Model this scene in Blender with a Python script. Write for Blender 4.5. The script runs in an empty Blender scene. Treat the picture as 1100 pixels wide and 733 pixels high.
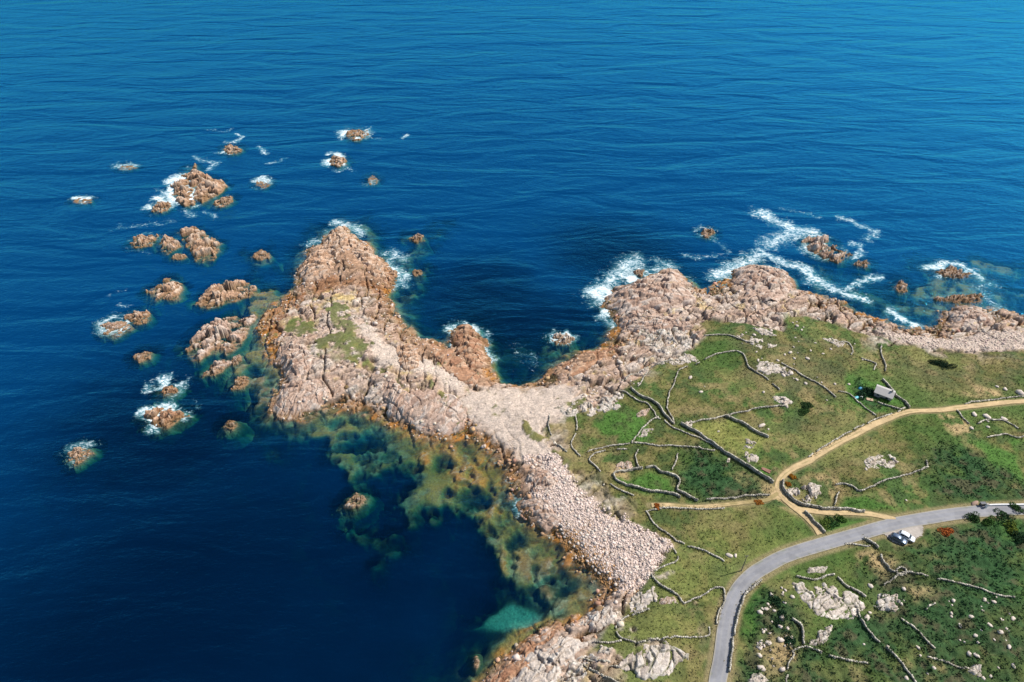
import bpy, bmesh, math, random
import numpy as np
from mathutils import Vector
random.seed(7); rng = np.random.default_rng(7)
S = bpy.context.scene; COL = S.collection
R = math.radians

# ------------------------------------------------------------------ camera model
CAM_H, PITCH, FPX = 165.0, R(40), 743.0           # drone height, tilt, focal length in photo pixels
FW = (0, math.cos(PITCH), -math.sin(PITCH)); UP = (0, math.sin(PITCH), math.cos(PITCH))
def ray(px, py):
    a = (px-550)/FPX; b = -(py-366.5)/FPX
    return (a, FW[1]+b*UP[1], FW[2]+b*UP[2])
def at0(px, py, z=0.0):
    d = ray(px, py); t = (z-CAM_H)/d[2]
    return (d[0]*t, d[1]*t)

# ------------------------------------------------------------------ numpy noise
def _h(ix, iy, s):
    n = (ix.astype(np.int64)*374761393 + iy.astype(np.int64)*668265263 + s*1442695041) & 0xFFFFFFFF
    n = ((n ^ (n >> 13))*1274126177) & 0xFFFFFFFF
    n = ((n ^ (n >> 16))*2246822519) & 0xFFFFFFFF
    return ((n ^ (n >> 15)) & 0xFFFFFF).astype(np.float32)/16777215.0
def vnoise(x, y, s=0):
    ix = np.floor(x); iy = np.floor(y); fx = (x-ix); fy = (y-iy)
    fx = fx*fx*(3-2*fx); fy = fy*fy*(3-2*fy)
    a = _h(ix, iy, s); b = _h(ix+1, iy, s); c = _h(ix, iy+1, s); d = _h(ix+1, iy+1, s)
    return a+(b-a)*fx+(c-a)*fy+(a-b-c+d)*fx*fy
def fbm(x, y, scale, o=4, s=0):
    v = 0; amp = .5; tot = 0; f = 1/scale
    for i in range(o):
        v = v+amp*vnoise(x*f+i*17.3, y*f-i*9.1, s+i); tot += amp; amp *= .5; f *= 2.03
    return v/tot
def sst(a, b, x):
    t = np.clip((x-a)/(b-a), 0, 1); return t*t*(3-2*t)
def blocks(x, y, s, ang, an, seed):
    """jointed rock: voronoi blocks, each with its own level and tilt; returns level, crack mask, block hash"""
    c, n = math.cos(ang), math.sin(ang)
    u = (x*c+y*n)/(s*an); v = (-x*n+y*c)/s
    iu = np.floor(u); iv = np.floor(v)
    f1 = np.full(u.shape, 9., np.float32); f2 = f1.copy(); bu = u*0; bv = u*0; hx = u*0; hy = u*0
    for i in (-1, 0, 1):
        for j in (-1, 0, 1):
            cu = iu+i; cv = iv+j
            pu = cu+.12+.76*_h(cu, cv, seed); pv = cv+.12+.76*_h(cu, cv, seed+1)
            d = np.abs(u-pu)*.55+np.abs(v-pv)*.55+.45*np.hypot(u-pu, v-pv)
            m = d < f1
            f2 = np.where(m, f1, np.minimum(f2, d)); f1 = np.where(m, d, f1)
            bu = np.where(m, u-pu, bu); bv = np.where(m, v-pv, bv); hx = np.where(m, cu, hx); hy = np.where(m, cv, hy)
    h1 = _h(hx, hy, seed+2); h2 = _h(hx, hy, seed+3); h3 = _h(hx, hy, seed+4)
    lev = (h1-.5)+bu*(h2-.5)*.9+bv*(h3*.9-.75)
    return lev, 1-sst(0.0, .16, f2-f1), h1
def fissures(x, y, ang, gap, seed, width=.075, gate=.46):
    """long narrow joints running one way, broken up along their length"""
    c, n = math.cos(ang), math.sin(ang); u = x*c+y*n; v = -x*n+y*c
    v = v/gap+(fbm(x, y, gap*4, 3, seed)-.5)*2.6+(fbm(x, y, gap*1.2, 2, seed+2)-.5)*.5
    f = np.abs(v-np.floor(v)-.5); on = fbm(u*.5, v*gap*1.4, gap*1.3, 3, seed+4)
    return (1-sst(width*.35, width, f))*sst(gate, gate+.08, on)
def poly_sd(P, X, Y):
    d2 = np.full(X.shape, 1e12, np.float64); ins = np.zeros(X.shape, bool); n = len(P)
    for i in range(n):
        ax, ay = P[i]; bx, by = P[(i+1) % n]; ex, ey = bx-ax, by-ay; L = ex*ex+ey*ey+1e-9
        t = np.clip(((X-ax)*ex+(Y-ay)*ey)/L, 0, 1)
        d2 = np.minimum(d2, (X-ax-t*ex)**2+(Y-ay-t*ey)**2)
        if abs(ey) > 1e-9:
            ins ^= ((ay > Y) != (by > Y)) & (X < ex*(Y-ay)/ey+ax)
    d = np.sqrt(d2); return np.where(ins, d, -d)
def line_d(P, X, Y):
    d2 = np.full(X.shape, 1e12, np.float64)
    for (ax, ay), (bx, by) in zip(P[:-1], P[1:]):
        ex, ey = bx-ax, by-ay; L = ex*ex+ey*ey+1e-9
        t = np.clip(((X-ax)*ex+(Y-ay)*ey)/L, 0, 1)
        d2 = np.minimum(d2, (X-ax-t*ex)**2+(Y-ay-t*ey)**2)
    return np.sqrt(d2)

class Grid:                                         # bilinear lookup on a regular raster
    def __init__(s, x0, y0, st, A, out=None): s.x0, s.y0, s.st, s.A, s.out = x0, y0, st, A, out
    def __call__(s, x, y):
        x = np.asarray(x, float); y = np.asarray(y, float)
        ny, nx = s.A.shape
        u = (x-s.x0)/s.st; v = (y-s.y0)/s.st
        o = (u < 0) | (v < 0) | (u > nx-1) | (v > ny-1)
        u = np.clip(u, 0, nx-1.001); v = np.clip(v, 0, ny-1.001)
        i = u.astype(int); j = v.astype(int); fx = u-i; fy = v-j; A = s.A
        r = A[j, i]*(1-fx)*(1-fy)+A[j, i+1]*fx*(1-fy)+A[j+1, i]*(1-fx)*fy+A[j+1, i+1]*fx*fy
        return r if s.out is None else np.where(o, s.out, r)

# ------------------------------------------------------------------ coast line (water level) and smooth land form
COAST = [(510,733),(530,712),(555,690),(575,677),(600,666),(625,653),(646,640),(628,624),(612,605),(600,588),(575,574),(558,560),(553,540),(550,522),(541,505),
 (528,491),(515,479),(498,471),(480,473),(455,470),(430,462),(410,451),(380,443),(360,440),(345,445),(320,450),(297,447),(291,435),(298,420),(297,400),
 (290,385),(280,370),(276,350),(286,335),(300,322),(318,305),(320,288),(330,268),(345,262),(355,249),(370,243),(385,255),(395,260),(402,272),(415,277),
 (420,290),(424,306),(420,318),(430,335),(440,350),(455,362),(480,372),(487,352),(508,349),(522,370),(526,397),(536,410),(560,413),(585,408),(600,387),
 (615,379),(640,373),(655,368),(662,350),(650,330),(648,318),(665,310),(690,300),(720,290),(735,298),(755,312),(775,305),(785,294),(800,284),(820,286),
 (845,292),(855,311),(880,317),(910,327),(940,341),(965,350),(1000,354),(1012,349),(1010,336),(1030,326),(1060,330),(1100,339)]
CP = [at0(*p) for p in COAST]+[(262,208),(400,232),(700,200),(3000,300),(3000,-1500),(-1500,-1500),(-200,-300),(-60,-50),(-38,45)]
gx = np.arange(-420, 620, 1.25); gy = np.arange(-40, 460, 1.25); GX, GY = np.meshgrid(gx, gy)
SD = Grid(-420, -40, 1.25, poly_sd(CP, GX, GY))
# shallow shelf / reefs: (polygon in photo pixels, depth)
REEF = [([(495,472),(520,474),(555,505),(556,560),(545,560),(520,530),(490,512),(462,490),(440,470)],.35,'orange'),
 ([(345,447),(400,455),(470,475),(505,515),(470,522),(432,506),(388,508),(358,500),(352,470)],2.0,'rock'),
 ([(400,532),(450,519),(476,540),(470,560),(425,568),(397,560)],2.6,'rock'),
 ([(412,590),(440,566),(447,580),(402,605),(378,618)],3.6,'rock'),
 ([(352,577),(375,545),(392,550),(372,577)],3.0,'rock'),
 ([(478,522),(552,522),(560,562),(602,592),(600,606),(540,606),(524,570),(488,545)],1.3,'rock'),
 ([(530,602),(602,596),(650,640),(600,658),(545,642)],.75,'rock'),
 ([(508,656),(545,646),(592,656),(580,672),(548,682),(530,668)],3.0,'sand'),
 ([(262,305),(300,318),(285,345),(288,370),(300,420),(280,425),(262,395),(258,360),(268,335)],.7,'rock'),
 ([(285,448),(345,444),(420,455),(400,468),(340,462)],1.3,'rock'),
 ([(245,410),(275,405),(300,440),(290,470),(262,440)],3.2,'rock'),
 ([(266,268),(290,264),(292,285),(274,290)],2.0,'rock'),
 ([(335,240),(395,236),(410,268),(340,262)],2.0,'rock'),
 ([(425,275),(455,268),(462,300),(445,320),(425,310)],2.0,'rock'),
 ([(436,255),(460,238),(482,240),(470,252),(455,270)],2.6,'rock'),
 ([(525,372),(560,370),(575,410),(530,412)],4.6,'rock'),
 ([(588,380),(650,372),(640,350),(610,365)],2.4,'rock'),
 ([(860,285),(905,285),(1000,345),(960,350),(900,325)],2.6,'rock'),
 ([(990,280),(1100,285),(1105,345),(1000,350),(980,320)],1.5,'rock'),
 ([(268,425),(282,425),(300,470),(310,480),(290,485)],4.2,'rock')]
def h_smooth(x, y):
    d = SD(x, y)
    land = 2.0*(1-np.exp(-np.maximum(d, 0)/5))+5.5*(1-np.exp(-np.maximum(d, 0)/60))
    return np.where(d > 0, land, np.maximum(d*.75, -16))
# crags: px, py, radius m, extra height (smooth bumps that shape the headlands)
BUMPS = [(372,282,13,3.5),(362,305,5,-2.6),(395,303,5,-2.4),(335,312,5,-2.2),(352,278,3.5,-2.6),(386,282,3.5,-2.6),(405,282,3,-2.),(402,292,9,2.5),(335,290,9,2),(330,395,13,2.0),(322,425,9,1.6),(370,370,18,2.5),(440,400,14,2.4),(470,430,12,2.4),(430,425,8,2),(505,372,7,2.2),
 (690,322,12,3.2),(720,312,11,3),(815,303,12,3.2),(760,330,12,1.2),(600,545,10,1.6),(590,515,8,1.8),(600,700,16,2.0),(560,710,10,1),(700,640,9,1.2),
 (890,645,14,1.5),(705,710,12,1.0),(625,430,10,1.0),(540,430,10,.8),(1035,345,8,1.5)]
def h0_raw(x, y):
    z = h_smooth(x, y)
    lm = np.clip(SD(x, y)/6, 0, 1)
    for px, py, r, h in BUMPS:
        bx, by = at0(px, py, 3.5); z = z+(.34 if h > 0 else .6)*h*np.exp(-((x-bx)**2+(y-by)**2)/(2*(r*.8)**2))*lm
    return z
H0 = Grid(-420, -40, 1.25, h0_raw(GX, GY))
def at(px, py, dz=0.0):                             # pixel -> point on the land form
    z = 0.0
    for _ in range(14):
        x, y = at0(px, py, z+dz); z = .4*z+.6*max(0.0, float(H0(x, y)))
    return (x, y)
def atp(pts): return [at(*p) for p in pts]

# ------------------------------------------------------------------ materials
def mat(name, rough=.9):
    m = bpy.data.materials.new(name); m.use_nodes = True; nt = m.node_tree
    return m, nt, nt.nodes['Principled BSDF']
def nd(nt, t, **k):
    n = nt.nodes.new(t)
    for a, b in k.items():
        if a in n.inputs.keys(): n.inputs[a].default_value = b
        else: setattr(n, a, b)
    return n
def vcol_mat(name, s1, s2, var, bump, dist, rough=.92):
    m, nt, b = mat(name); L = nt.links.new
    at_ = nd(nt, 'ShaderNodeAttribute', attribute_name='col')
    geo = nd(nt, 'ShaderNodeNewGeometry')
    n1 = nd(nt, 'ShaderNodeTexNoise', Scale=s1, Detail=6.0, Roughness=.65); n2 = nd(nt, 'ShaderNodeTexNoise', Scale=s2, Detail=5.0, Roughness=.7)
    L(geo.outputs['Position'], n1.inputs['Vector']); L(geo.outputs['Position'], n2.inputs['Vector'])
    mr = nd(nt, 'ShaderNodeMapRange'); mr.inputs[1].default_value = .25; mr.inputs[2].default_value = .75; mr.inputs[3].default_value = 1-var; mr.inputs[4].default_value = 1+var
    L(n1.outputs['Fac'], mr.inputs[0])
    vm = nd(nt, 'ShaderNodeVectorMath', operation='MULTIPLY'); L(at_.outputs['Color'], vm.inputs[0]); L(mr.outputs[0], vm.inputs[1])
    L(vm.outputs[0], b.inputs['Base Color']); b.inputs['Roughness'].default_value = rough; b.inputs['Specular IOR Level'].default_value = .15
    bp = nd(nt, 'ShaderNodeBump', Strength=bump, Distance=dist); L(n2.outputs['Fac'], bp.inputs['Height']); L(bp.outputs[0], b.inputs['Normal'])
    return m
M_GROUND = vcol_mat('ground', 1.6, 2.6, .48, .9, .32)
M_ROCK = vcol_mat('granite', 1.3, 2.2, .30, .8, .28)
M_STONE = vcol_mat('loose_stone', 1.5, 4, .25, .5, .1)
M_LEAF = vcol_mat('leaf', 2.5, 4, .35, .2, .05)
M_ROAD = vcol_mat('asphalt', .8, 9, .12, .3, .02)
M_PATH = vcol_mat('packed_earth', 1.1, 5, .22, .5, .08)
def plain(name, c, rough=.5, metal=0., spec=.5, coat=0.):
    m, nt, b = mat(name); n = nd(nt, 'ShaderNodeTexNoise', Scale=3.0, Detail=4.0)
    tc = nd(nt, 'ShaderNodeTexCoord'); nt.links.new(tc.outputs['Object'], n.inputs['Vector'])
    mx = nd(nt, 'ShaderNodeMix', data_type='RGBA'); mx.inputs[6].default_value = (*[v*.85 for v in c], 1); mx.inputs[7].default_value = (*[min(1, v*1.12) for v in c], 1)
    nt.links.new(n.outputs['Fac'], mx.inputs[0]); nt.links.new(mx.outputs[2], b.inputs['Base Color'])
    b.inputs['Roughness'].default_value = rough; b.inputs['Metallic'].default_value = metal; b.inputs['Specular IOR Level'].default_value = spec; b.inputs['Coat Weight'].default_value = coat
    return m

# ------------------------------------------------------------------ mesh helpers
def mesh(name, V, F, m, col=None, parent=None, smooth=False, link=True):
    V = np.asarray(V, np.float32); F = np.asarray(F, np.int32); k = F.shape[1]
    me = bpy.data.meshes.new(name); me.vertices.add(len(V)); me.vertices.foreach_set('co', V.ravel())
    me.loops.add(F.size); me.loops.foreach_set('vertex_index', F.ravel())
    me.polygons.add(len(F)); me.polygons.foreach_set('loop_start', np.arange(0, F.size, k, dtype=np.int32))
    if smooth: me.polygons.foreach_set('use_smooth', np.ones(len(F), bool))
    me.update(calc_edges=True)
    if col is not None:
        a = me.attributes.new('col', 'FLOAT_COLOR', 'POINT'); c = np.ones((len(V), 4), np.float32); c[:, :3] = col; a.data.foreach_set('color', c.ravel())
    me.materials.append(m)
    o = bpy.data.objects.new(name, me)
    if link: COL.objects.link(o)
    if parent: o.parent = parent
    return o
def tag(o, label=None, cat=None, group=None, kind=None):
    if label: o['label'] = label
    if cat: o['category'] = cat
    if group: o['group'] = group
    if kind: o['kind'] = kind
    return o
def empty(name, loc, rz=0):
    o = bpy.data.objects.new(name, None); COL.objects.link(o); o.location = loc; o.rotation_euler = (0, 0, rz); o.empty_display_size = .5; return o
def grid_faces(ny, nx, keep=None):
    i = np.arange(ny*nx).reshape(ny, nx)
    F = np.stack([i[:-1, :-1], i[:-1, 1:], i[1:, 1:], i[1:, :-1]], -1)
    if keep is not None:
        k = keep[:-1, :-1] & keep[:-1, 1:] & keep[1:, 1:] & keep[1:, :-1]; return F[k]
    return F.reshape(-1, 4)
def compact(V, F, *cols):
    u, inv = np.unique(F, return_inverse=True); return (V[u], inv.reshape(F.shape))+tuple(c[u] for c in cols)
def lerp(a, b, t): return a+(np.asarray(b, np.float32)-a)*t[..., None]

# ------------------------------------------------------------------ traced layout: roads, paths, walls
ROAD = [(765,790),(768,755),(771,731),(775,710),(779.5,675),(785,651),(795,632),(808,618),(820,610),(845,597),(883,585),(922,574),(962,563),(998,556.5),(1036,551),(1074,548),(1100,547),(1160,545),(1300,542)]
PATHS = [([(1180,426),(1100,431),(1061,434.5),(1031,438),(1007,441),(977,442.5),(958,448),(938,456.6),(914,469),(889,482),(872,493.5),(855,502),(842,511),(836,520),(837,528),(843,537),(853,545),(864,554),(873,563),(882,575)],1.9,'sandy dirt track running from the right edge down to the lane'),
 ([(856,547),(872,549),(891,550.5),(912,551.5),(934,552.5),(957,557),(968,560)],1.7,'sandy track branching under the curved field wall to the lane'),
 ([(838,529),(829,534),(821,538),(796,540.5),(772,543),(747,545),(718,543),(698,543)],1.2,'grassy sandy footpath running left towards the boulder beach')]
PULLOFF = [(940,571),(962,566),(992,561),(992,569),(990,575),(978,583.5),(968,586.5),(960,583.5),(952,577)]
roadW = atp(ROAD); pathsW = [atp(p[0]) for p in PATHS]; pullW = atp(PULLOFF)

# ------------------------------------------------------------------ the ground sheet
ST = .36
fx = np.arange(-132, 222, ST); fy = np.arange(64, 302, ST)
def lines(f, lo, hi):
    a = [f[0]]; s = ST
    while a[-1] > lo: s *= 1.35; a.append(a[-1]-s)
    b = [f[-1]]; s = ST
    while b[-1] < hi: s *= 1.35; b.append(b[-1]+s)
    return np.concatenate([a[:0:-1], f, b[1:]])
xs = lines(fx, -6000, 6000); ys = lines(fy, -4000, 7000)
X, Y = np.meshgrid(xs, ys)
wx = (fbm(X, Y, 9, 4, 3)-.5)*9; wy = (fbm(X, Y, 9, 4, 8)-.5)*9
jx1 = (fbm(X, Y, 4.5, 3, 13)-.5)*6; jy1 = (fbm(X, Y, 4.5, 3, 14)-.5)*6
sd = SD(X+wx*.6+jx1*.7, Y+wy*.6+jy1*.7)
def bbox(P, mg):
    P = np.array(P); a = np.searchsorted(xs, P[:, 0].min()-mg); b = np.searchsorted(xs, P[:, 0].max()+mg); c = np.searchsorted(ys, P[:, 1].min()-mg); d = np.searchsorted(ys, P[:, 1].max()+mg)
    return slice(c, d), slice(a, b)
def zone(pts, soft=1.0, wob=1.0, out=None, world=False):
    P = pts if world else atp(pts); s = bbox(P, 6+soft); A = np.zeros(X.shape, np.float32) if out is None else out
    q = poly_sd(P, X[s]+wx[s]*wob, Y[s]+wy[s]*wob); A[s] = np.maximum(A[s], sst(-soft, soft, q)); return A
H0f = H0(X, Y); 
base = np.where(sd > 0, np.maximum(H0f, .02)*np.clip(.25+sd/5, 0, 1)+.05, np.maximum(sd*.75, -16))
# reefs lift the sea bed
sand = np.zeros(X.shape, np.float32); orange = sand.copy(); n_reef = fbm(X, Y, 7, 5, 21)
nr2 = fbm(X, Y, 3.2, 4, 23)
for P, dep, kind in REEF:
    PW = [at0(*p) for p in P]; s = bbox(PW, 14)
    q = poly_sd(PW, X[s]+wx[s]*1.3, Y[s]+wy[s]*1.3)+(0 if kind == 'sand' else (n_reef[s]-.5)*16)
    m = sst(-8, 3.0, q)
    if kind == 'sand': sand[s] = np.maximum(sand[s], sst(-1, 1.5, q)); lift = -dep
    else:
        lift = -dep*.75-np.maximum(0, (.53-n_reef[s]))*13*min(dep, 2.6)/2-np.maximum(0, .46-nr2[s])*7
        if kind == 'orange': orange[s] = np.maximum(orange[s], m)
    base[s] = np.where(sd[s] < 0, np.maximum(base[s], base[s]+(np.minimum(lift, -.12)-base[s])*m), base[s])
GR = [(590,455),(612,440),(640,440),(669,424),(681,410),(707,391),(726,388),(755,364),(755,347),(783,343),(808,350),(836,354),(846,341),(868,338),(901,349),(920,357),(953,365),(991,376),(1035,379),(1073,379),(1105,376),(1500,392),(1500,900),(585,900),(592,733),(612,708),(640,690),(655,668),(668,652),(690,632),(706,612),(724,590),(710,577),(677,556),(653,545),(620,523),(606,498),(590,478)]
grass = zone(GR, 1.2, .75)
for p in ([(350,330),(362,320),(374,338),(381,347),(382,364),(393,382),(411,392),(392,393),(364,386),(343,377),(338,364),(350,360),(352,345)], [(440,408),(458,408),(458,420),(442,420)], [(392,368),(412,378),(400,382)], [(522,438),(545,440),(600,470),(612,500),(590,488),(550,462)], [(470,420),(480,416),(484,432),(474,436)], [(392,388),(412,390),(428,398),(410,404)], [(430,402),(440,420),(446,440),(436,436),(426,412)], [(462,424),(470,446),(464,448),(458,430)], [(486,428),(494,450),(488,452),(480,432)], [(300,345),(330,340),(345,352),(320,362)], [(600,430),(630,424),(640,432),(612,440)]):
    pg = zone(p, 2.2, .9); grass = np.maximum(grass, sst(.42, .62, pg*.66+(fbm(X, Y, 2.6, 5, 43)-.5)*1.7))
tuft = fbm(X, Y, 5, 5, 41)
grass[:] = np.clip(grass*1.0, 0, 1)
# rock showing through the turf near the shore
near = sst(34, 6, sd)*grass
grass = grass*(1-sst(.52, .60, fbm(X, Y, 8, 5, 45)+.10*near-.06)*sst(30, 12, sd))
peb = np.zeros(X.shape, np.float32)
PEB = [[(497,425),(520,414),(560,415),(605,414),(620,420),(610,440),(590,452),(600,490),(612,512),(590,500),(560,500),(545,492),(520,468),(500,450)],
 [(585,498),(606,500),(625,522),(653,545),(677,556),(710,577),(724,590),(706,612),(690,630),(664,638),(645,626),(625,604),(604,582),(592,556),(578,530)],
 [(930,352),(975,358),(1020,362),(1060,360),(1120,358),(1300,372),(1300,390),(1105,376),(1073,379),(1035,378),(991,375),(953,363)],
 [(380,345),(400,358),(430,375),(450,385),(490,405),(500,425),(470,415),(440,395),(410,385),(395,375)]]
for p in PEB: peb = zone(p, 2.0, .9, peb)
peb = peb*(1-grass)*(sd > -1)
# corridors
s_r = bbox(roadW, 12); road_d = np.full(X.shape, 99., np.float32); road_d[s_r] = line_d(roadW, X[s_r], Y[s_r])
path_d = np.full(X.shape, 99., np.float32)
for (p, w, l), P in zip(PATHS, pathsW):
    s = bbox(P, 8); path_d[s] = np.minimum(path_d[s], line_d(P, X[s], Y[s])-w/2)
pull = np.full(X.shape, -99., np.float32); s = bbox(pullW, 8); pull[s] = poly_sd(pullW, X[s], Y[s])
flat = np.maximum(sst(4.6, 2.7, road_d), np.maximum(sst(1.2, .2, path_d), sst(-1.2, -.2, pull)))
# relief
land = sst(-1.5, 1, sd)
b1, c1, h1 = blocks(X+wx*.25, Y+wy*.25, 5.4, .5, 1.9, 100); b2, c2, h2 = blocks(X+wx*.12, Y+wy*.12, 2.3, .35, 1.9, 200)
fis = np.maximum(fissures(X, Y, .55, 4.2, 601), fissures(X, Y, 1.75, 5.5, 641)); fis2 = fissures(X, Y, .3, 1.9, 671, .12, .50); b3, c3, h3 = blocks(X, Y, .95, .6, 1.4, 300)
rockm = np.clip(1-grass, 0, 1)*(1-peb*.85)
near_shore = sst(-9, -1, sd)
damp = sst(-3.0, .6, base)*.75+.25
jm = zone([(290,240),(440,240),(530,350),(530,410),(500,470),(440,480),(280,460),(250,330)], 3, .5)
rel = b1*(1.9-.9*jm)+b2*1.0+b3*.34-c1*.8-c2*.45-c3*.12-fis*1.7-fis2*.55
relg = (fbm(X, Y, 22, 3, 51)-.5)*2.4+(tuft-.5)*.7
Z = base+rockm*near_shore*damp*rel*np.where(sd > 0, np.clip(.5+sd/7, .5, 1), .45)+grass*relg+peb*((fbm(X, Y, 3, 4, 61)-.5)*.8)
# vegetation zones (height and colour)
def zs(*ps, soft=1.5, wob=.8):
    A = np.zeros(X.shape, np.float32)
    for p in ps: zone(p, soft, wob, A)
    return A
vivid = zs([(640,452),(668,432),(690,452),(700,470),(672,476),(645,470)], [(664,509),(700,505),(724,514),(724,527),(690,525),(664,516)], [(905,405),(950,408),(966,432),(945,448),(915,432)],
 [(905,530),(940,530),(962,548),(900,545)], [(882,555),(928,557),(895,572)], [(808,495),(838,505),(830,515),(816,508)], [(1040,468),(1100,490),(1100,520),(1060,500)], [(790,640),(812,628),(822,650),(800,690),(790,680)], [(1075,465),(1100,470),(1100,488)], [(1060,560),(1100,552),(1100,580),(1076,580)], [(780,448),(800,458),(796,466),(775,456)])
bracken = zs([(722,488),(752,480),(790,494),(832,526),(826,535),(760,539),(738,528)], [(990,478),(1050,490),(1110,520),(1110,545),(1030,545),(985,525)], [(1000,575),(1110,556),(1110,640),(1000,620),(960,590),(985,588)], [(845,640),(860,670),(850,733),(800,760),(790,720),(800,660),(815,640)],
 [(930,595),(1110,630),(1110,780),(850,780),(855,690),(900,668),(940,660)], [(500,0),(501,0),(500,1)], [(935,410),(925,418),(935,430),(950,430)], soft=3, wob=1.4)
fieldy = zs([(741,455),(780,448),(826,472),(808,490),(770,478)])
dry = zs([(1004,446),(1035,448),(1046,462),(1034,474),(1020,462)], [(858,512),(878,508),(903,520),(890,530),(870,518)], [(921,590),(940,590),(962,612),(950,622),(935,612)], [(815,680),(842,684),(846,700),(820,722),(808,705)], [(822,524),(845,510),(850,545),(830,540)], [(650,492),(684,486),(680,505),(655,505)], [(1040,412),(1080,418),(1085,428),(1040,424)], [(1000,640),(976,640),(985,650)], soft=2, wob=1.2)
heath = zs([(955,370),(1110,384),(1110,425),(985,436),(960,410)], [(850,450),(935,462),(920,500),(870,500)], [(780,360),(900,370),(930,420),(850,435),(800,400)], soft=5, wob=2)
veg = bracken*.9+vivid*.25
Z = Z+grass*veg*(fbm(X, Y, 1.5, 3, 71)-.35)*1.2
Z = np.where(flat > 0, Z+(np.maximum(base, .3)-.10-Z)*flat, Z)
# colour (albedo only)
n1 = fbm(X, Y, 14, 5, 81); n2 = fbm(X, Y, 3.5, 4, 85); n3 = fbm(X, Y, 1.1, 3, 89); n4 = fbm(X, Y, 40, 3, 93)
C = np.empty(X.shape+(3,), np.float32); C[:] = (.080, .086, .026)
C = lerp(C, (.050, .088, .022), sst(.42, .60, n1)); C = lerp(C, (.135, .115, .045), sst(.52, .66, n2)*.75); C = lerp(C, (.035, .062, .020), sst(.50, .36, n2)*.7)
C = lerp(C, (.085, .072, .040), heath*.6*sst(.3, .6, n1)); C = lerp(C, (.17, .155, .055), sst(.50, .62, n4*.5+n1*.5)*.35); C = lerp(C, (.19, .145, .07), sst(.58, .68, fbm(X, Y, 6, 5, 97))*.5); C = lerp(C, (.045, .085, .018), sst(.52, .66, fbm(X, Y, 26, 4, 99))*.7)
C = lerp(C, (.135, .145, .04), zs([(700,556),(740,550),(830,545),(870,572),(850,590),(800,604),(750,585),(715,570)], [(780,600),(770,630),(735,646),(706,620),(730,595)], [(668,678),(690,662),(740,655),(765,650),(760,682),(720,682),(680,688)], [(860,470),(940,455),(985,448),(940,480),(880,500)], [(960,372),(1050,384),(1040,400),(980,395)], soft=4, wob=1.5)*sst(.32, .55, n1)*.55)
C = lerp(C, (.050, .108, .021), vivid*sst(.25, .5, n2)); C = lerp(C, (.017, .050, .018), bracken*sst(.30, .52, n2*.6+n1*.4)*.88); C = lerp(C, (.075, .06, .035), bracken*sst(.60, .70, n2)*.6)
C = lerp(C, (.16, .165, .045), fieldy*.7); C = lerp(C, (.27, .20, .10), dry*sst(.3, .55, n2)); C = lerp(C, (.115, .112, .05), zone([(280,300),(440,300),(530,400),(620,430),(610,500),(480,470),(300,420)], 2, 1)*sst(.62, .40, n2)*.75)
C = C*(1.0+.75*n3)[..., None]
# rock: weathered pale top, pink granite, rusty and weedy towards the water
RK = np.empty_like(C); RK[:] = (.45, .34, .27)
RK = lerp(RK, (.51, .435, .37), sst(.42, .62, n1*.4+h2*.6)*.85); RK = lerp(RK, (.37, .235, .165), sst(.50, .72, h1)*.55); RK = lerp(RK, (.50, .38, .14), sst(.64, .70, n2)*.45*(sd > 8))
brown = zs([(310,300),(320,240),(400,240),(440,300),(420,318),(395,310),(365,312),(335,318)], [(420,300),(445,345),(490,345),(530,350),(532,412),(505,414),(480,395),(440,372),(405,350),(398,325)], [(265,340),(300,315),(320,322),(300,345),(292,372),(302,400),(296,425),(280,400)], [(575,412),(600,385),(662,368),(656,384),(610,400)], [(352,447),(410,440),(440,462),(430,468)], [(550,505),(566,508),(584,548),(600,575),(640,612),(660,632),(640,642),(590,590),(560,560)], [(500,470),(512,462),(562,500),(556,520)], soft=2.5, wob=1.2)
RK = lerp(RK, (.33, .20, .125), brown*sst(.22, .50, n1*.5+h2*.5)*.92)
lich = zs([(345,312),(365,302),(395,312),(405,326),(380,322),(352,326)], [(425,372),(445,366),(462,392),(450,412),(430,402)], [(470,412),(500,420),(496,440),(474,432)], soft=2, wob=1); RK = lerp(RK, (.50, .37, .13), lich*sst(.46, .66, n2)*.55)
rust = zs([(316,312),(350,297),(400,299),(428,318),(440,345),(430,345),(414,324),(395,309),(360,309),(332,322),(306,345),(294,372),(286,360),(296,335)], soft=2, wob=1); RK = lerp(RK, (.27, .13, .065), rust*sst(.30, .52, n2)*.85)
RK = RK*(.78+.44*h3)[..., None]
RK = lerp(RK, (.17, .13, .09), np.clip(c2*.3+c1*.35+fis*.5+fis2*.3, 0, .75))
PB = np.empty_like(C); PB[:] = (.52, .425, .35); PB *= (.8+.4*n3)[..., None]
tide = Z+(n2-.5)*2.2
zone_w = np.maximum(sst(2.3, .7, tide), .0)
WD = np.empty_like(C); WD[:] = (.23, .125, .055); WD = lerp(WD, (.36, .155, .035), sst(.42, .62, n1)); WD = lerp(WD, (.10, .075, .035), sst(.5, .35, n2)); WD = lerp(WD, (.42,.30,.2), sst(.6, .8, h3)*.5)
BED = np.empty_like(C); BED[:] = (.19, .145, .085); BED = lerp(BED, (.06, .052, .024), sst(.54, .42, n2*.5+n1*.5)*.85); BED = lerp(BED, (.07, .055, .025), np.clip(fis+fis2*.7+c1*.5, 0, 1)*.8); BED = lerp(BED, (.34, .17, .05), sst(-2.2, -.5, tide)*sst(.40, .58, n1)*.8); BED = lerp(BED, (.40, .34, .22), sst(.55, .75, h2)*.6); BED = lerp(BED, (.50, .20, .035), orange*sst(.25, .42, n1)); BED = lerp(BED, (.36, .20, .06), sst(-2.0, -.6, tide)*sst(.38, .52, n1)*.85); BED = lerp(BED, (.34, .36, .28), sand)
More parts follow.
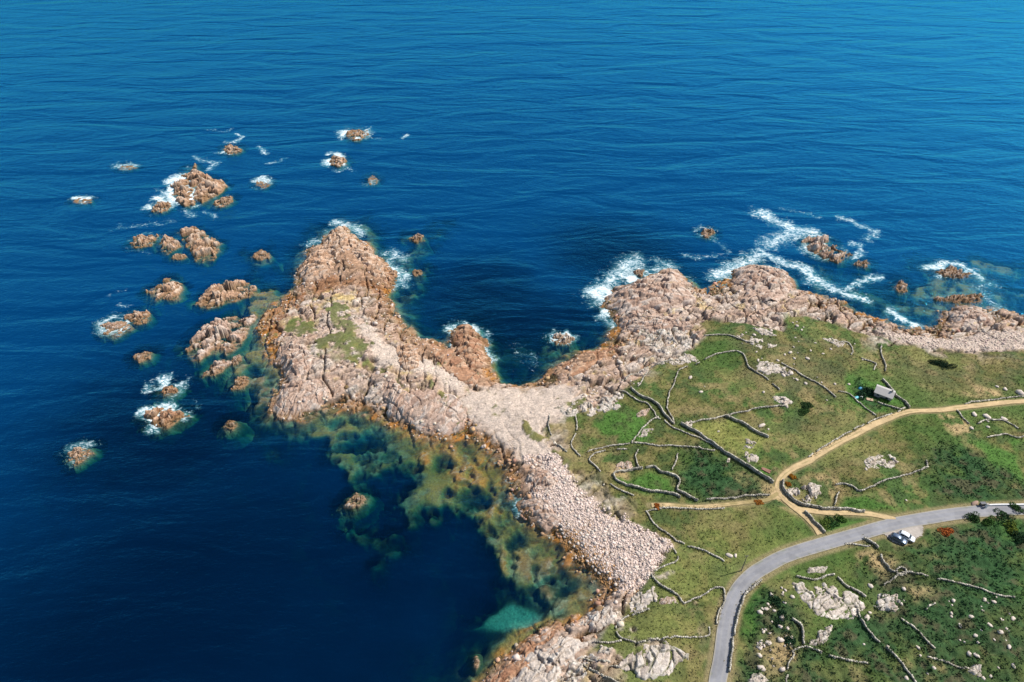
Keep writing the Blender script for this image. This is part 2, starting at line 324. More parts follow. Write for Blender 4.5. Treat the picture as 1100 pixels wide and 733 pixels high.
RK = lerp(RK, PB, peb)
RK = RK+(WD-RK)*zone_w[..., None]
bay = zs([(440,452),(520,462),(570,495),(562,555),(612,588),(664,642),(610,650),(575,610),(535,540),(490,515),(450,485)], soft=3, wob=1.4); BED = lerp(BED, (.36, .155, .04), bay*sst(-9, -2, sd)*sst(.36, .50, n1)*.85)
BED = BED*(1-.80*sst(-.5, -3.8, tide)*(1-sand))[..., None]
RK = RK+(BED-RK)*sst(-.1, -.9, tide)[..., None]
C = RK+(C-RK)*(grass*sst(.3, 1.0, Z))[..., None]
verge = np.maximum(sst(3.6, 2.5, road_d), np.maximum(sst(.9, .1, path_d)*.9, sst(-.9, .1, pull)))
C = lerp(C, (.25, .20, .105), verge*.8)
V = np.stack([X, Y, Z], -1).reshape(-1, 3)
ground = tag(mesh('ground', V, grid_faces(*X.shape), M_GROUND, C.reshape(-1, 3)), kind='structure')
jx = np.searchsorted(xs, fx[0]-1e-6); jy = np.searchsorted(ys, fy[0]-1e-6)
sub = (slice(jy, jy+len(fy)), slice(jx, jx+len(fx)))
HT = Grid(fx[0], fy[0], ST, Z[sub]); HB = Grid(fx[0], fy[0], ST, base[sub])
GRASS = Grid(fx[0], fy[0], ST, grass[sub], 0); PEBG = Grid(fx[0], fy[0], ST, peb[sub], 0); BRK = Grid(fx[0], fy[0], ST, (grass*bracken)[sub], 0); FLAT = Grid(fx[0], fy[0], ST, flat[sub], 0); SDW = Grid(fx[0], fy[0], ST, sd[sub], -50); COLG = [Grid(fx[0], fy[0], ST, C[sub][..., k]) for k in range(3)]
ROCKG = Grid(fx[0], fy[0], ST, rockm[sub], 0); DRYG = Grid(fx[0], fy[0], ST, (grass*np.maximum(vivid, 0))[sub], 0)

# ------------------------------------------------------------------ road, paths, pull-off (draped sheets)
def resample(P, st):
    P = np.array(P, float); out = []
    Q = [P[0]]                                          # Catmull-Rom smoothing
    for i in range(len(P)-1):
        a = P[max(i-1, 0)]; b = P[i]; c = P[i+1]; d = P[min(i+2, len(P)-1)]
        for t in np.linspace(0, 1, 9)[1:]:
            Q.append(.5*((2*b)+(-a+c)*t+(2*a-5*b+4*c-d)*t*t+(-a+3*b-3*c+d)*t**3))
    Q = np.array(Q); L = np.concatenate([[0], np.cumsum(np.hypot(*np.diff(Q, axis=0).T))])
    t = np.arange(0, L[-1], st); return np.stack([np.interp(t, L, Q[:, 0]), np.interp(t, L, Q[:, 1])], -1)
def ribbon(name, P, w, dz, m, colf, edge=.15, nw=8, st=.6):
    Q = resample(P, st); T = np.gradient(Q, axis=0); T /= np.linalg.norm(T, axis=1)[:, None]; N = np.stack([-T[:, 1], T[:, 0]], -1)
    u = np.linspace(-1, 1, nw+1); ww = w/2*(1+edge*(fbm(Q[:, 0], Q[:, 1], 4, 3, 5)-.5)*2); ww2 = w/2*(1+edge*(fbm(Q[:, 0]+90, Q[:, 1], 4, 3, 6)-.5)*2)
    hw = np.where(u[None] < 0, ww[:, None], ww2[:, None])
    XX = Q[:, :1]+N[:, :1]*u*hw; YY = Q[:, 1:]+N[:, 1:]*u*hw
    ZZ = np.maximum(HB(XX, YY), .3)+dz+.05*(1-u**2)[None]
    c = colf(XX, YY, np.abs(u)[None]+XX*0)
    return mesh(name, np.stack([XX, YY, ZZ], -1).reshape(-1, 3), grid_faces(len(Q), nw+1)[:, ::-1], m, c.reshape(-1, 3), smooth=True)
def road_col(x, y, u):
    c = np.empty(x.shape+(3,), np.float32); c[:] = (.235, .235, .25); c *= (.8+.4*fbm(x, y, 2.5, 4, 7))[..., None]
    c = lerp(c, (.30, .29, .28), sst(.22, .0, np.abs(u-.45))*.55); c = lerp(c, (.17, .17, .18), sst(.60, .68, fbm(x, y, 5, 3, 17))*.45); c = lerp(c, (.17, .18, .12), sst(.62, .72, fbm(x, y, 1.3, 4, 27))*sst(.55, .95, u)); c = lerp(c, (.36, .32, .24), sst(.88, 1, u)*.8); return c
def path_col(x, y, u):
    c = np.empty(x.shape+(3,), np.float32); c[:] = (.47, .345, .19); c *= (.75+.5*fbm(x, y, 2.0, 4, 9))[..., None]
    c = lerp(c, (.30, .235, .11), sst(.7, 1, u)*.7); c = lerp(c, (.25, .21, .09), sst(.22, .05, u)*sst(.42, .6, fbm(x, y, 3, 4, 37))*.75); return c
def foot_col(x, y, u):
    c = path_col(x, y, u); return lerp(c, (.20, .17, .06), sst(.4, .6, fbm(x, y, 4, 3, 19))*.6)
tag(ribbon('lane', roadW, 3.85, .06, M_ROAD, road_col, .03, 10), kind='structure')
for i, ((p, w, l), P) in enumerate(zip(PATHS, pathsW)):
    o = tag(ribbon('path', P, w, .045-.006*i, M_PATH, foot_col if i == 2 else path_col, .35, 6), kind='structure')
def sheet(name, P, dz, m, colf, st=.35):
    P = np.array(P); a = np.arange(P[:, 0].min()-1, P[:, 0].max()+1, st); b = np.arange(P[:, 1].min()-1, P[:, 1].max()+1, st); XX, YY = np.meshgrid(a, b)
    q = poly_sd(P, XX+(fbm(XX, YY, 2, 3, 2)-.5), YY+(fbm(XX, YY, 2, 3, 4)-.5)); ZZ = np.maximum(HB(XX, YY), .3)+dz
    F = grid_faces(*XX.shape, keep=q > 0); V, F, c = compact(np.stack([XX, YY, ZZ], -1).reshape(-1, 3), F, colf(XX, YY, XX*0).reshape(-1, 3))
    return mesh(name, V, F, m, c)
def pull_col(x, y, u):
    c = np.empty(x.shape+(3,), np.float32); c[:] = (.36, .32, .28); c *= (.7+.6*fbm(x, y, 1.6, 4, 29))[..., None]; return c
tag(sheet('parking_area', pullW, .035, M_PATH, pull_col), kind='structure')
tag(sheet('track_junction', atp([(828,524),(836,516),(841,527),(852,541),(860,549),(850,545),(838,537),(826,537)]), .025, M_PATH, path_col), kind='structure')

# ------------------------------------------------------------------ rock masses: islets, crags, outcrops
FOAM = []                                           # (polygon or line, reach, strength)
RFIELD = []                                         # height rasters of the islets, for the water depth
def ell(px, py, rx, ry, n=9):
    return [(px+rx*math.cos(a)*random.uniform(.75, 1.15), py+ry*math.sin(a)*random.uniform(.75, 1.15)) for a in [2*math.pi*k/n for k in range(n)]]
TINT = {'warm': ((.44, .285, .19), (.35, .20, .12), (.52, .40, .31)), 'pink': ((.44, .315, .245), (.35, .22, .16), (.52, .43, .365)), 'pale': ((.50, .43, .37), (.40, .32, .26), (.58, .52, .46)), 'red': ((.36, .20, .12), (.25, .12, .07), (.46, .31, .21)), 'dark': ((.30, .22, .16), (.18, .13, .09), (.42, .34, .27))}
seedc = [400]
def rock(name, poly, h, label, cat='rock', group=None, tint='warm', kind='islet', ang=None, s=None, rough=1.0, foam=0., reach=5.):
    seedc[0] += 10; sd_ = seedc[0]; rn = random.Random(sd_)
    h = h*{'islet': .95, 'crag': .46, 'outcrop': .62}[kind]; rough = rough*(.85 if kind == 'outcrop' else 1)
    py = [p[1] for p in poly]; lo, hi = min(py), max(py)
    if kind == 'islet': P = [at0(p[0], p[1], .45*h*(hi-p[1])/(hi-lo+1e-6)) for p in poly]
    else: P = [at(p[0], p[1], .55*h*(hi-p[1])/(hi-lo+1e-6)) for p in poly]
    A = np.array(P); ext = A.max(0)-A.min(0); mg = 5.0 if kind == 'islet' else 1.6
    st = float(np.clip(math.sqrt((ext[0]+2*mg)*(ext[1]+2*mg)/16000), .15, .36))
    a = np.arange(A[:, 0].min()-mg, A[:, 0].max()+mg, st); b = np.arange(A[:, 1].min()-mg, A[:, 1].max()+mg, st)
    x, y = np.meshgrid(a, b)
    size = min(ext)
    ang = rn.uniform(.2, .8) if ang is None else ang; s = s or float(np.clip(size*.22, .8, 3.4))
    w1 = (fbm(x, y, max(1.5, size*.3), 5, sd_)-.5)*size*.42; w2 = (fbm(x, y, max(1.5, size*.3), 5, sd_+3)-.5)*size*.42
    q = poly_sd(P, x+w1, y+w2)+(.025*size if kind == 'islet' else .25); r = max(.4, float(q.max()))
    B1, K1, HH1 = blocks(x+w1*.3, y+w2*.3, s, ang, 1.9, sd_); fs = np.maximum(fissures(x, y, ang, s*1.05, sd_+21, .10), fissures(x, y, ang+1.25, s*1.5, sd_+25, .08)); B2, K2, HH2 = blocks(x+w1*.15, y, s*.42, ang+.15, 1.7, sd_+40); B3, K3, HH3 = blocks(x, y, max(.5, s*.19), ang-.2, 1.4, sd_+80)
    t = np.clip(q/(r*(.6 if kind == 'crag' else .75)), 0, 1); prof = t**(.8 if kind == 'crag' else .55)
    rel = (B1*.95+B2*.42+B3*.13-K1*.26-K2*.15-K3*.04-fs*.42)*rough
    if kind == 'islet':
        aw = -.22 if h < .45 else 0.
        z = np.where(q > 0, .15+aw+h*prof*(.48+.95*rel)*.9, q*(1.1+.9*rn.random())+.1+aw)+np.clip(1+q/2.5, 0, 1)*(rel*min(h, 2)*.55+(fbm(x, y, 1.6, 3, sd_+9)-.5)*1.1)
        keep = q > -4.6
    else:
        g = HT(x, y) if kind == 'outcrop' else HB(x, y)
        z = g-.55+(.55+h*.25)*sst(-.7, .35, q)+h*prof*(.6+1.0*rel)+sst(-.4, .4, q)*rel*min(h, 1.5)*.4
        keep = q > -1.3
        if kind == 'outcrop': z = z-sst(.60, .72, fbm(x, y, 3.0, 4, sd_+11)+.08*sst(r*.5, 0, q))*(h+.5)
        if kind == 'crag': z = np.where(q < -.5, np.minimum(z, HT(x, y)-.3), z)
    m1 = fbm(x, y, 5, 4, sd_+5); m3 = fbm(x, y, .9, 3, sd_+7); tc = TINT[tint]
    c = np.empty(x.shape+(3,), np.float32); c[:] = tc[0]; c = lerp(c, tc[1], sst(.5, .8, HH1*.5+m1*.5)*.8); c = lerp(c, tc[2], sst(.45, .75, HH2*.6+m1*.4)*.9)
    c *= (.76+.48*m3)[..., None]*(.88+.24*HH3)[..., None]
    crack = np.clip(K1*.45+K2*.3+K3*.1+fs*.55, 0, .85)
    c = lerp(c, (.07, .085, .03) if kind == 'outcrop' else tuple(v*.4 for v in tc[1]), crack*(.85 if kind == 'outcrop' else .6))
    if kind != 'outcrop':
        td = z+(m1-.5)*1.6; c = lerp(c, (.20, .115, .055), sst(1.5, .3, td)*.85); c = lerp(c, (.20, .17, .095), sst(-.1, -1.0, td)); c = lerp(c, (.09, .08, .04), sst(-.1, -1., td)*sst(.5, .4, m1))
    Vv = np.stack([x, y, z], -1).reshape(-1, 3); F = grid_faces(*x.shape, keep=keep)
    if len(F) == 0: return None
    Vc, F, cc = compact(Vv, F, c.reshape(-1, 3)); org = np.array([A[:, 0].mean(), A[:, 1].mean(), 0.0])
    Vc = Vc-org
    o = mesh(name, Vc, F, M_ROCK, cc); o.location = org; tag(o, label, cat, group)
    if kind != 'outcrop': RFIELD.append(Grid(a[0], b[0], st, np.where(keep, z, -60), -60))
    if foam: FOAM.append((P, reach, foam))
    return o
I = lambda poly, h, label, **k: rock('islet', poly, h, label, 'islet', 'rocky islets off the point', **k)
I(ell(383,145,13,7), 1.8, 'small brown rock ringed by surf, farthest out to sea', foam=1.0, reach=6)
I(ell(363,173,9,8), 1.9, 'small dark wet rock wrapped in surf, just nearer than the farthest islet', foam=1.0, reach=4.5)
I(ell(249,160,9,6), 2.2, 'small tan rock with foam, alone above the triangular islet cluster', foam=.8, reach=5)
I([(201,178),(210,182),(224,191),(240,201),(232,208),(221,216),(212,208),(208,192)], 3.6, 'largest slab of the triangular islet cluster, tan and tilted', foam=.35, reach=3)
I([(187,196),(198,192),(207,212),(208,222),(194,217),(187,206)], 2.8, 'dark middle rock of the triangular cluster with surf on its left', foam=1.1, reach=7)
I([(163,226),(172,214),(184,220),(180,226),(168,229)], 1.8, 'low outer rock in surf at the left tip of the triangular cluster', foam=1.0, reach=5)
I([(228,218),(235,212),(249,211),(246,218),(235,223)], 1.8, 'low rock at the right corner of the triangular cluster', foam=.5, reach=3)
I([(140,261),(150,253),(169,252),(162,264),(145,266)], 2.2, 'rounded orange rock, leftmost in the row below the triangular cluster', foam=.4, reach=3.5)
I([(173,266),(175,253),(184,253),(192,264),(181,272)], 2.0, 'narrow rock in the middle of the row below the triangular cluster', foam=.35, reach=3)
I(ell(193,276,8,3), .9, 'tiny flat rock just below the middle of the islet row')
I([(193,247),(210,245),(224,254),(236,262),(232,269),(221,280),(212,275),(201,262)], 3.4, 'largest blocky orange rock, right end of the row below the cluster', foam=.3, reach=3.5)
I([(159,311),(180,297),(195,311),(190,320),(173,321)], 2.8, 'compact orange rock with one pale white block on top', tint='warm', foam=.15, reach=3)
I([(110,349),(122,343),(137,346),(140,352),(126,361),(114,357)], 1.1, 'low rock awash in foam, left half of the low islet pair', tint='pink', foam=.8, reach=3.5)
I([(134,341),(146,334),(158,336),(157,347),(142,349)], 1.9, 'tan blocky rock, right half of the low islet pair', foam=.4, reach=2.5)
I([(145,383),(152,377),(163,377),(160,386),(150,389)], 1.2, 'small pale rock standing over a green submerged shoal', tint='pink', foam=.2, reach=2.5)
I([(155,446),(166,438),(180,438),(201,446),(188,456),(175,462),(165,456)], 2.4, 'reddish brown rock with surf on its left flank', tint='red', foam=.9, reach=5)
I(ell(181,419,9,5), 1.5, 'small rock smothered in surf just behind the reddish brown one', tint='red', foam=1.0, reach=6)
I([(74,486),(84,480),(97,481),(98,486),(90,492),(82,498)], 1.6, 'layered rock in a thin foam ring, lowest and farthest left', foam=.55, reach=3.5)
I(ell(248,456,6,5), 1.3, 'tiny lone rock below the gap between the big slabs and headland', foam=0)
I([(213,323),(226,310),(241,301),(262,299),(273,316),(255,323),(241,326),(220,331)], 3.2, 'big orange slab beside the headland, the upper of the two large ones', ang=.35, foam=0)
I([(200,372),(208,360),(217,350),(241,338),(272,335),(266,355),(251,372),(234,379),(213,386)], 4.2, 'big pale fissured slab beside the headland, the lower of two large ones', tint='pink', ang=.35)
I([(220,403),(228,392),(238,386),(248,389),(240,397),(230,404)], 1.8, 'pink ledge trailing below the big fissured slab', tint='pink')
I([(248,391),(251,384),(256,381),(259,388),(253,392)], 1.4, 'small pointed rock right of the ledge below the fissured slab', tint='pink')
I([(250,418),(254,408),(262,403),(269,408),(262,416)], 1.0, 'low rock between the fissured slab and the headland cliff', tint='warm')
I(ell(281,274,9,5), .7, 'barely emerging pale rock amid a green shoal left of the headland tip', tint='pink')
I([(441,256),(447,250),(454,253),(454,259),(447,262)], 1.8, 'round orange rock alone to the right of the headland tip')
I(ell(448,293,6,4), .8, 'low pale rock on the green shoal right of the headland', tint='pink', foam=.3, reach=2)
I([(591,364),(598,358),(610,359),(616,364),(610,370),(598,370)], 1.3, 'low rock in a bright foam ring at the mouth of the middle cove', tint='pale', foam=1.0, reach=3)
I(ell(760,251,8,5), 1.6, 'small rock alone in open water right of the middle cove', tint='pink', foam=.6, reach=3.5)
I([(863,257),(872,251),(890,255),(899,266),(912,274),(896,281),(882,277)], 3.4, 'long dark rock ridge with white surf streaming off its upper end', tint='pink', foam=.7, reach=5)
I(ell(927,283,8,4), 1.4, 'small rock at the right foot of the long dark ridge', tint='pink', foam=.4, reach=3)
I([(1007,292),(1017,287),(1030,288),(1044,294),(1030,299),(1014,297)], 1.6, 'flat rock under a white foam arc near the right edge', tint='pink', foam=1.0, reach=4.5)
I(ell(969,308,7,6), 1.2, 'small blurred rock between the dark ridge and the right hand reef', tint='pink', foam=.3, reach=3)
I([(1003,321),(1032,316),(1056,316),(1052,325),(1024,325)], 1.4, 'low brown ledge in front of the right hand shore', tint='warm', foam=.4, reach=4)
I([(370,544),(376,535),(382,530),(392,533),(388,541),(380,547)], 1.2, 'pale rock breaking the surface over the green kelp reef', tint='pale')
I(ell(511,712,3,7), .7, 'slim pale rock in dark water beside the bottom ledges', tint='pale')
I(ell(88,216,12,2.5), .25, 'rock awash under white water, alone at far left', tint='dark', foam=.95, reach=3)
I(ell(136,180,10,3), .2, 'rock awash under pale turquoise foam, above the far left one', tint='dark', foam=.62, reach=4.5)
I(ell(283,197,8,5), .35, 'dark rock awash in surf, right of the triangular cluster', tint='dark', foam=.8, reach=3.5)
I(ell(400,194,5,5), .2, 'faint rock awash below the two farthest islets', tint='dark', foam=.6, reach=4)
I(ell(687,293,6,4), 1.3, 'small boulder in white surf off the middle headland', tint='pink', foam=1., reach=4)
Cg = lambda poly, h, label, **k: rock('crag', poly, h, label, 'rock', 'crags along the shore', kind='crag', **k)
Cg([(646,322),(665,309),(690,300),(720,289),(737,300),(738,322),(722,332),(690,335),(660,338)], 3.2, 'rounded pink slabs of the middle headland beside the surf', tint='pink', ang=.1, foam=1.0, reach=7)
Cg([(660,342),(692,334),(728,336),(742,350),(700,356),(672,356)], 2.4, 'long tan slab with a dark cleft behind the middle headland', tint='pink', ang=.1)
Cg([(786,294),(800,282),(822,286),(848,292),(856,312),(830,322),(796,316)], 3.0, 'rough brown crag at the surf, right of the middle headland', tint='pink', foam=.7, reach=4)
Cg([(345,262),(356,248),(371,242),(386,255),(376,270),(360,276)], 3.2, 'jagged brown crag at the very tip of the headland', tint='warm', foam=.5, reach=3)
Cg([(320,292),(330,268),(345,262),(360,278),(350,296),(330,304)], 3.0, 'jagged brown crag on the left shoulder of the headland tip', tint='warm', foam=.25, reach=2.5)
Cg([(378,260),(396,260),(403,274),(398,284),(382,280)], 3.0, 'jagged brown crag on the right of the headland tip', tint='warm', foam=.4, reach=2.5)
Cg([(398,280),(415,276),(421,290),(416,298),(402,295)], 2.6, 'blocky brown crag in surf below the right of the headland tip', tint='warm', foam=.8, reach=4)
Cg([(414,299),(420,290),(431,289),(432,303),(425,311),(416,308)], 2.4, 'squarish red brown rock with surf on its right side', tint='red', foam=.8, reach=3.5)
Cg([(288,440),(300,418),(318,408),(340,408),(352,424),(340,440),(318,449),(298,450)], 2.4, 'smooth pink cliff slabs at the left corner of the headland', tint='pink', ang=1.1)
Cg([(298,392),(302,372),(318,362),(332,378),(330,398),(312,408)], 2.6, 'dark shadowed cliff on the left flank of the headland', tint='pink')
Cg([(436,430),(452,420),(480,424),(500,432),(500,452),(482,468),(462,468),(446,458)], 1.5, 'tall pale buttress of the headland above the orange bay', tint='pink', ang=.9)
Cg([(408,412),(420,404),(436,422),(452,440),(440,452),(426,444)], 2.6, 'pink ribbed crag left of the tall pale buttress', tint='pink', ang=1.0)
Cg([(425,372),(440,366),(452,380),(448,396),(432,396)], 2.0, 'yellowish lichened crag at the middle of the headland ridge', tint='warm')
Cg([(485,355),(495,348),(510,350),(521,368),(523,392),(508,396),(494,378)], 2.6, 'red brown rib jutting into the middle cove, topped with foam', tint='red', foam=.8, reach=3)
Cg([(455,366),(478,372),(505,396),(520,410),(505,412),(475,394)], 1.6, 'brown sloping ledges between the headland ridge and the cove', tint='red', ang=.9)
Cg([(1012,346),(1015,333),(1034,326),(1060,331),(1062,345),(1036,352)], 2.4, 'dark broken crag on the right hand shore', tint='pink', foam=.2, reach=3)
Cg([(564,514),(574,504),(590,506),(598,520),(590,532),(572,530)], 2.0, 'rough boulder ridge where the sandy beach meets the boulder beach', tint='pink', s=1.5)
Cg([(556,540),(570,530),(590,540),(602,556),(592,566),(572,562)], 1.2, 'brown striped ledges at the left foot of the boulder beach', tint='pink', ang=-.2, s=1.6)
Cg([(514,736),(540,710),(560,692),(582,678),(600,670),(606,680),(575,698),(552,722),(540,740)], 1.4, 'reddish tilted ledges along the waterline at the bottom', tint='red', ang=.75, s=1.8)
Cg([(545,738),(575,700),(612,682),(625,692),(604,718),(590,740)], 1.8, 'grey white ledges above the reddish waterline ledges', tint='pale', ang=.75, s=2.2)
Cg([(622,672),(632,659),(655,647),(665,656),(658,664),(638,673)], 1.8, 'upright pale slabs at the edge of the green pool', tint='pale', ang=.9, s=1.8)
Cg([(580,408),(600,392),(636,376),(656,374),(650,386),(612,402)], 1.4, 'red brown ledges on the right side of the middle cove', tint='red', ang=.6)
Og = lambda poly, h, label, **k: rock('rock_outcrop', poly, h, label, 'rock', 'granite outcrops in the turf', kind='outcrop', **{'tint': 'pale', **k})
Og([(854,628),(897,626),(911,633),(929,648),(920,662),(906,663),(887,661),(871,660),(861,644)], 1.1, 'largest flat pale outcrop in the turf, below the lane and parked cars', ang=.5, s=2.2)
Og([(664,722),(675,703),(692,692),(711,689),(734,696),(742,705),(731,722),(701,729),(678,725)], 1.6, 'domed pale outcrop split by grassy joints, left of the lane', ang=1.0, s=3.2)
Og([(939,648),(946,638),(965,637),(977,653),(958,655),(944,652)], 1.1, 'pale tooth-shaped outcrop right of the largest flat outcrop', s=1.8)
Og([(926,502),(931,491),(958,488),(971,497),(958,503),(938,503)], .9, 'low white outcrop alone in the big field above the lane')
Og([(847,526),(856,523),(870,518),(882,520),(882,526),(877,533),(872,539),(864,536),(861,532),(850,532)], 1.5, 'grey outcrop inside the field enclosed by the curved wall', tint='pale', s=1.8)
Og([(797,494),(799,482),(807,481),(817,488),(815,495),(804,497)], 1.1, 'white blocky outcrop against the long straight field wall')
Og([(800,479),(803,471),(811,473),(819,480),(810,481)], .8, 'flat white outcrop just above the blocky one at the field wall')
Og([(732,455),(744,452),(743,458),(737,460)], .9, 'white boulder-like outcrop at the upper end of the long field wall')
Og([(683,448),(688,441),(698,440),(694,447)], .7, 'pink flat outcrop beside the upper bank wall', tint='pink')
Og([(686,469),(691,462),(703,461),(696,469)], .6, 'small streaked outcrop inside the walled triangle', tint='pale')
Og([(659,503),(666,495),(681,496),(679,506)], .6, 'reddish flat outcrop above the oval walled paddock', tint='pink')
Og([(810,398),(818,389),(836,391),(853,399),(853,406),(836,402),(820,401)], 1.1, 'long pale outcrop in the upper pasture below the shore')
Og([(830,428),(841,427),(850,432),(845,439)], .9, 'pale slab outcrop where the upper pasture walls meet')
Og([(808,354),(820,354),(834,361),(824,363)], .9, 'narrow white slab near the shore rocks, highest in the pasture')
Og([(787,361),(812,366),(833,373),(816,376),(801,370)], .9, 'stepped white slabs in a line near the shore rocks')
Og([(668,652),(680,636),(704,632),(705,650),(684,660)], 1.2, 'grey bare outcrop below the boulder beach', s=2.4)
Og([(706,641),(723,642),(727,649),(707,650)], .6, 'pinkish flat outcrop beside the grey bare one', tint='pink')
Og([(642,703),(645,692),(656,698),(652,704)], .9, 'pale lump in the turf above the bottom ledges')
Og([(610,712),(632,700),(644,708),(636,722),(612,732)], .9, 'broken pale rock patch between turf and bottom ledges')
Og([(867,614),(871,609),(889,608),(885,614)], .6, 'little flat outcrop just below the lane')
Og([(802,736),(806,725),(816,723),(823,730),(821,738)], .9, 'white slab cut by the bottom edge, right of the lane')
Og([(870,692),(878,682),(892,671),(890,681),(883,692)], 1.0, 'curved pale rib below the largest flat outcrop')
Og([(1040,721),(1055,713),(1055,726),(1046,728)], 1.0, 'triangular pale rock near the bottom right corner')
Og([(596,440),(612,432),(640,428),(652,436),(630,446),(610,448)], 1.0, 'pale fissured slabs at the landward end of the isthmus', s=1.8)
Og([(642,436),(652,424),(668,424),(664,440),(650,442)], .8, 'smooth grey slab beside the shore end of the bank wall', s=2)
Og([(682,352),(702,345),(732,350),(750,360),(744,374),(716,380),(692,372)], .8, 'wide pale pavement of rock behind the middle headland', s=2.2)
Og([(700,392),(716,384),(740,380),(750,386),(726,392)], .8, 'long white rock under the upper pasture wall')
Og([(884,362),(898,364),(914,372),(900,372)], .6, 'scattered white rock strip below the upper shore')

# ------------------------------------------------------------------ water
wgx = np.arange(-238, 242, .62); wgy = np.arange(64, 402, .62)
def lines2(f, st, lo, hi):
    a = [f[0]]; s = st
    while a[-1] > lo: s *= 1.5; a.append(a[-1]-s)
    b = [f[-1]]; s = st
    while b[-1] < hi: s *= 1.5; b.append(b[-1]+s)
    return np.concatenate([a[:0:-1], f, b[1:]])
WX, WY = np.meshgrid(lines2(wgx, .62, -9000, 9000), lines2(wgy, .62, -5000, 12000))
infine = (WX > fx[0]) & (WX < fx[-1]) & (WY > fy[0]) & (WY < fy[-1])
bedz = np.where(infine, HT(WX, WY), np.where(SD(WX, WY) > 0, 5, np.maximum(SD(WX, WY)*.75, -16)))
for g in RFIELD: 
    a0 = g.x0; a1 = g.x0+g.st*g.A.shape[1]; b0 = g.y0; b1_ = g.y0+g.st*g.A.shape[0]
    m = (WX > a0) & (WX < a1) & (WY > b0) & (WY < b1_); bedz[m] = np.maximum(bedz[m], g(WX[m], WY[m]))
depth = np.clip(-bedz, 0, 16)
foam = np.zeros(WX.shape); wind = (-.55, .6)
fw1 = (fbm(WX, WY, 6, 3, 91)-.5)*6; fw2 = (fbm(WX, WY, 6, 3, 95)-.5)*6
fw3 = (fbm(WX, WY, 2.2, 3, 97)-.5)*3; fw4 = (fbm(WX, WY, 2.2, 3, 98)-.5)*3
for P, reach, f in FOAM:
    A = np.array(P); mg = reach*2; m = (WX > A[:, 0].min()-mg) & (WX < A[:, 0].max()+mg) & (WY > A[:, 1].min()-mg) & (WY < A[:, 1].max()+mg)
    x = WX[m]-wind[0]*reach*.75+fw1[m]*.5+fw3[m]*.4; y = WY[m]-wind[1]*reach*.75+fw2[m]*.5+fw4[m]*.4
    q = -poly_sd(P, x, y); foam[m] = np.maximum(foam[m], f*np.clip(1.05-np.maximum(q, 0)/(reach*1.35), 0, 1)*(.35+.75*sst(.36, .58, fbm(WX[m], WY[m], 5.5, 3, 55))))
STREAKS = [([(815,229),(828,234),(841,240),(855,247),(873,249)],3.2,1.0),([(826,262),(838,256),(852,250),(862,252)],4.5,.9),([(816,270),(830,278),(854,285),(871,293),(882,306),(901,313),(926,322)],2.4,1.0),([(872,300),(888,309),(905,314)],3.0,.9),
 ([(912,314),(922,303),(942,296)],1.6,.9),([(903,236),(920,240),(942,250),(931,258)],2.0,.8),([(917,262),(927,270),(920,277)],1.8,.8),([(957,334),(969,343),(982,351)],2.0,1.1),([(770,296),(782,290),(795,284),(808,280)],3.6,1.0),([(820,273),(800,278),(784,284)],3,.8),
 ([(647,322),(654,304),(668,292),(680,280)],4.2,.95),([(655,300),(680,292),(712,289)],3.2,.85),([(648,330),(656,345),(664,355)],1.6,.8),([(212,169),(222,173),(233,176),(228,182)],1.6,.75),([(254,143),(259,147),(256,151)],1.4,.9),([(278,158),(282,162),(285,166)],1.3,.8),([(287,176),(298,174),(306,171)],1.2,.7),
 ([(225,140),(238,142),(250,139)],1.2,.5),([(125,243),(145,243),(165,241),(180,238)],2,.55),([(375,144),(395,148),(410,149)],1.2,.5),([(430,148),(436,146)],1.4,.8),([(360,184),(372,180),(376,184)],1.6,.6),([(736,275),(752,277),(770,275)],1.6,.6),([(765,256),(776,262),(780,272)],1.6,.55),([(840,225),(860,228),(880,232)],1.6,.55),([(1090,348),(1072,338),(1060,316),(1048,310),(1066,304)],3,.65),([(1010,284),(1030,283),(1048,290),(1052,297)],2,1.),
 ([(200,228),(205,232)],2,.7),([(222,228),(228,232)],1.8,.7),([(487,352),(500,349),(514,356),(522,372),(525,388)],2.2,.9),([(418,276),(424,272),(432,276)],2.6,.8),([(362,240),(378,243),(388,250)],2.8,.9),([(330,264),(342,258),(350,262)],2.2,.7),([(555,525),(560,535),(558,548)],1.3,.75),([(425,290),(432,296),(434,306)],2,.9),([(560,376),(568,382),(572,392)],3,.45),
 ([(150,256),(152,252),(160,250)],1.2,.7),([(160,272),(145,270)],1.2,.5),([(118,318),(130,313)],1.2,.4),([(130,327),(135,330)],1.2,.6)]
for P, w, f in STREAKS:
    PW = [at0(*p) for p in P]; A = np.array(PW); m = (WX > A[:, 0].min()-9) & (WX < A[:, 0].max()+9) & (WY > A[:, 1].min()-9) & (WY < A[:, 1].max()+9)
    q = line_d(PW, WX[m]+fw1[m]*.9+fw3[m], WY[m]+fw2[m]*.9+fw4[m]); foam[m] = np.maximum(foam[m], f*.95*np.clip(1.02-q/w*.42, 0, 1))
exposed = sst(.3, .7, fbm(WX, WY, 60, 3, 33))
foam = np.maximum(foam, .42*sst(.7, .05, depth)*exposed*(depth > 0))
o = mesh('water', np.stack([WX, WY, WX*0], -1).reshape(-1, 3), grid_faces(*WX.shape, keep=bedz < 2.0) if False else grid_faces(*WX.shape), bpy.data.materials.new('sea'), smooth=True)
dark_w = np.zeros(WX.shape)  # soft round regions where the sea body colour is darker
for px_, py_, r_ in ((90,760,60),(240,640,62),(370,640,50),(430,560,38),(520,640,30),(565,360,26),(520,320,22),(190,470,40),(660,270,22),(960,320,14)):
    bx, by = at0(px_, py_); dark_w = np.maximum(dark_w, np.exp(-(((WX+fw1*2-bx)**2+(WY+fw2*2-by)**2)/(2*r_*r_))**1.3))
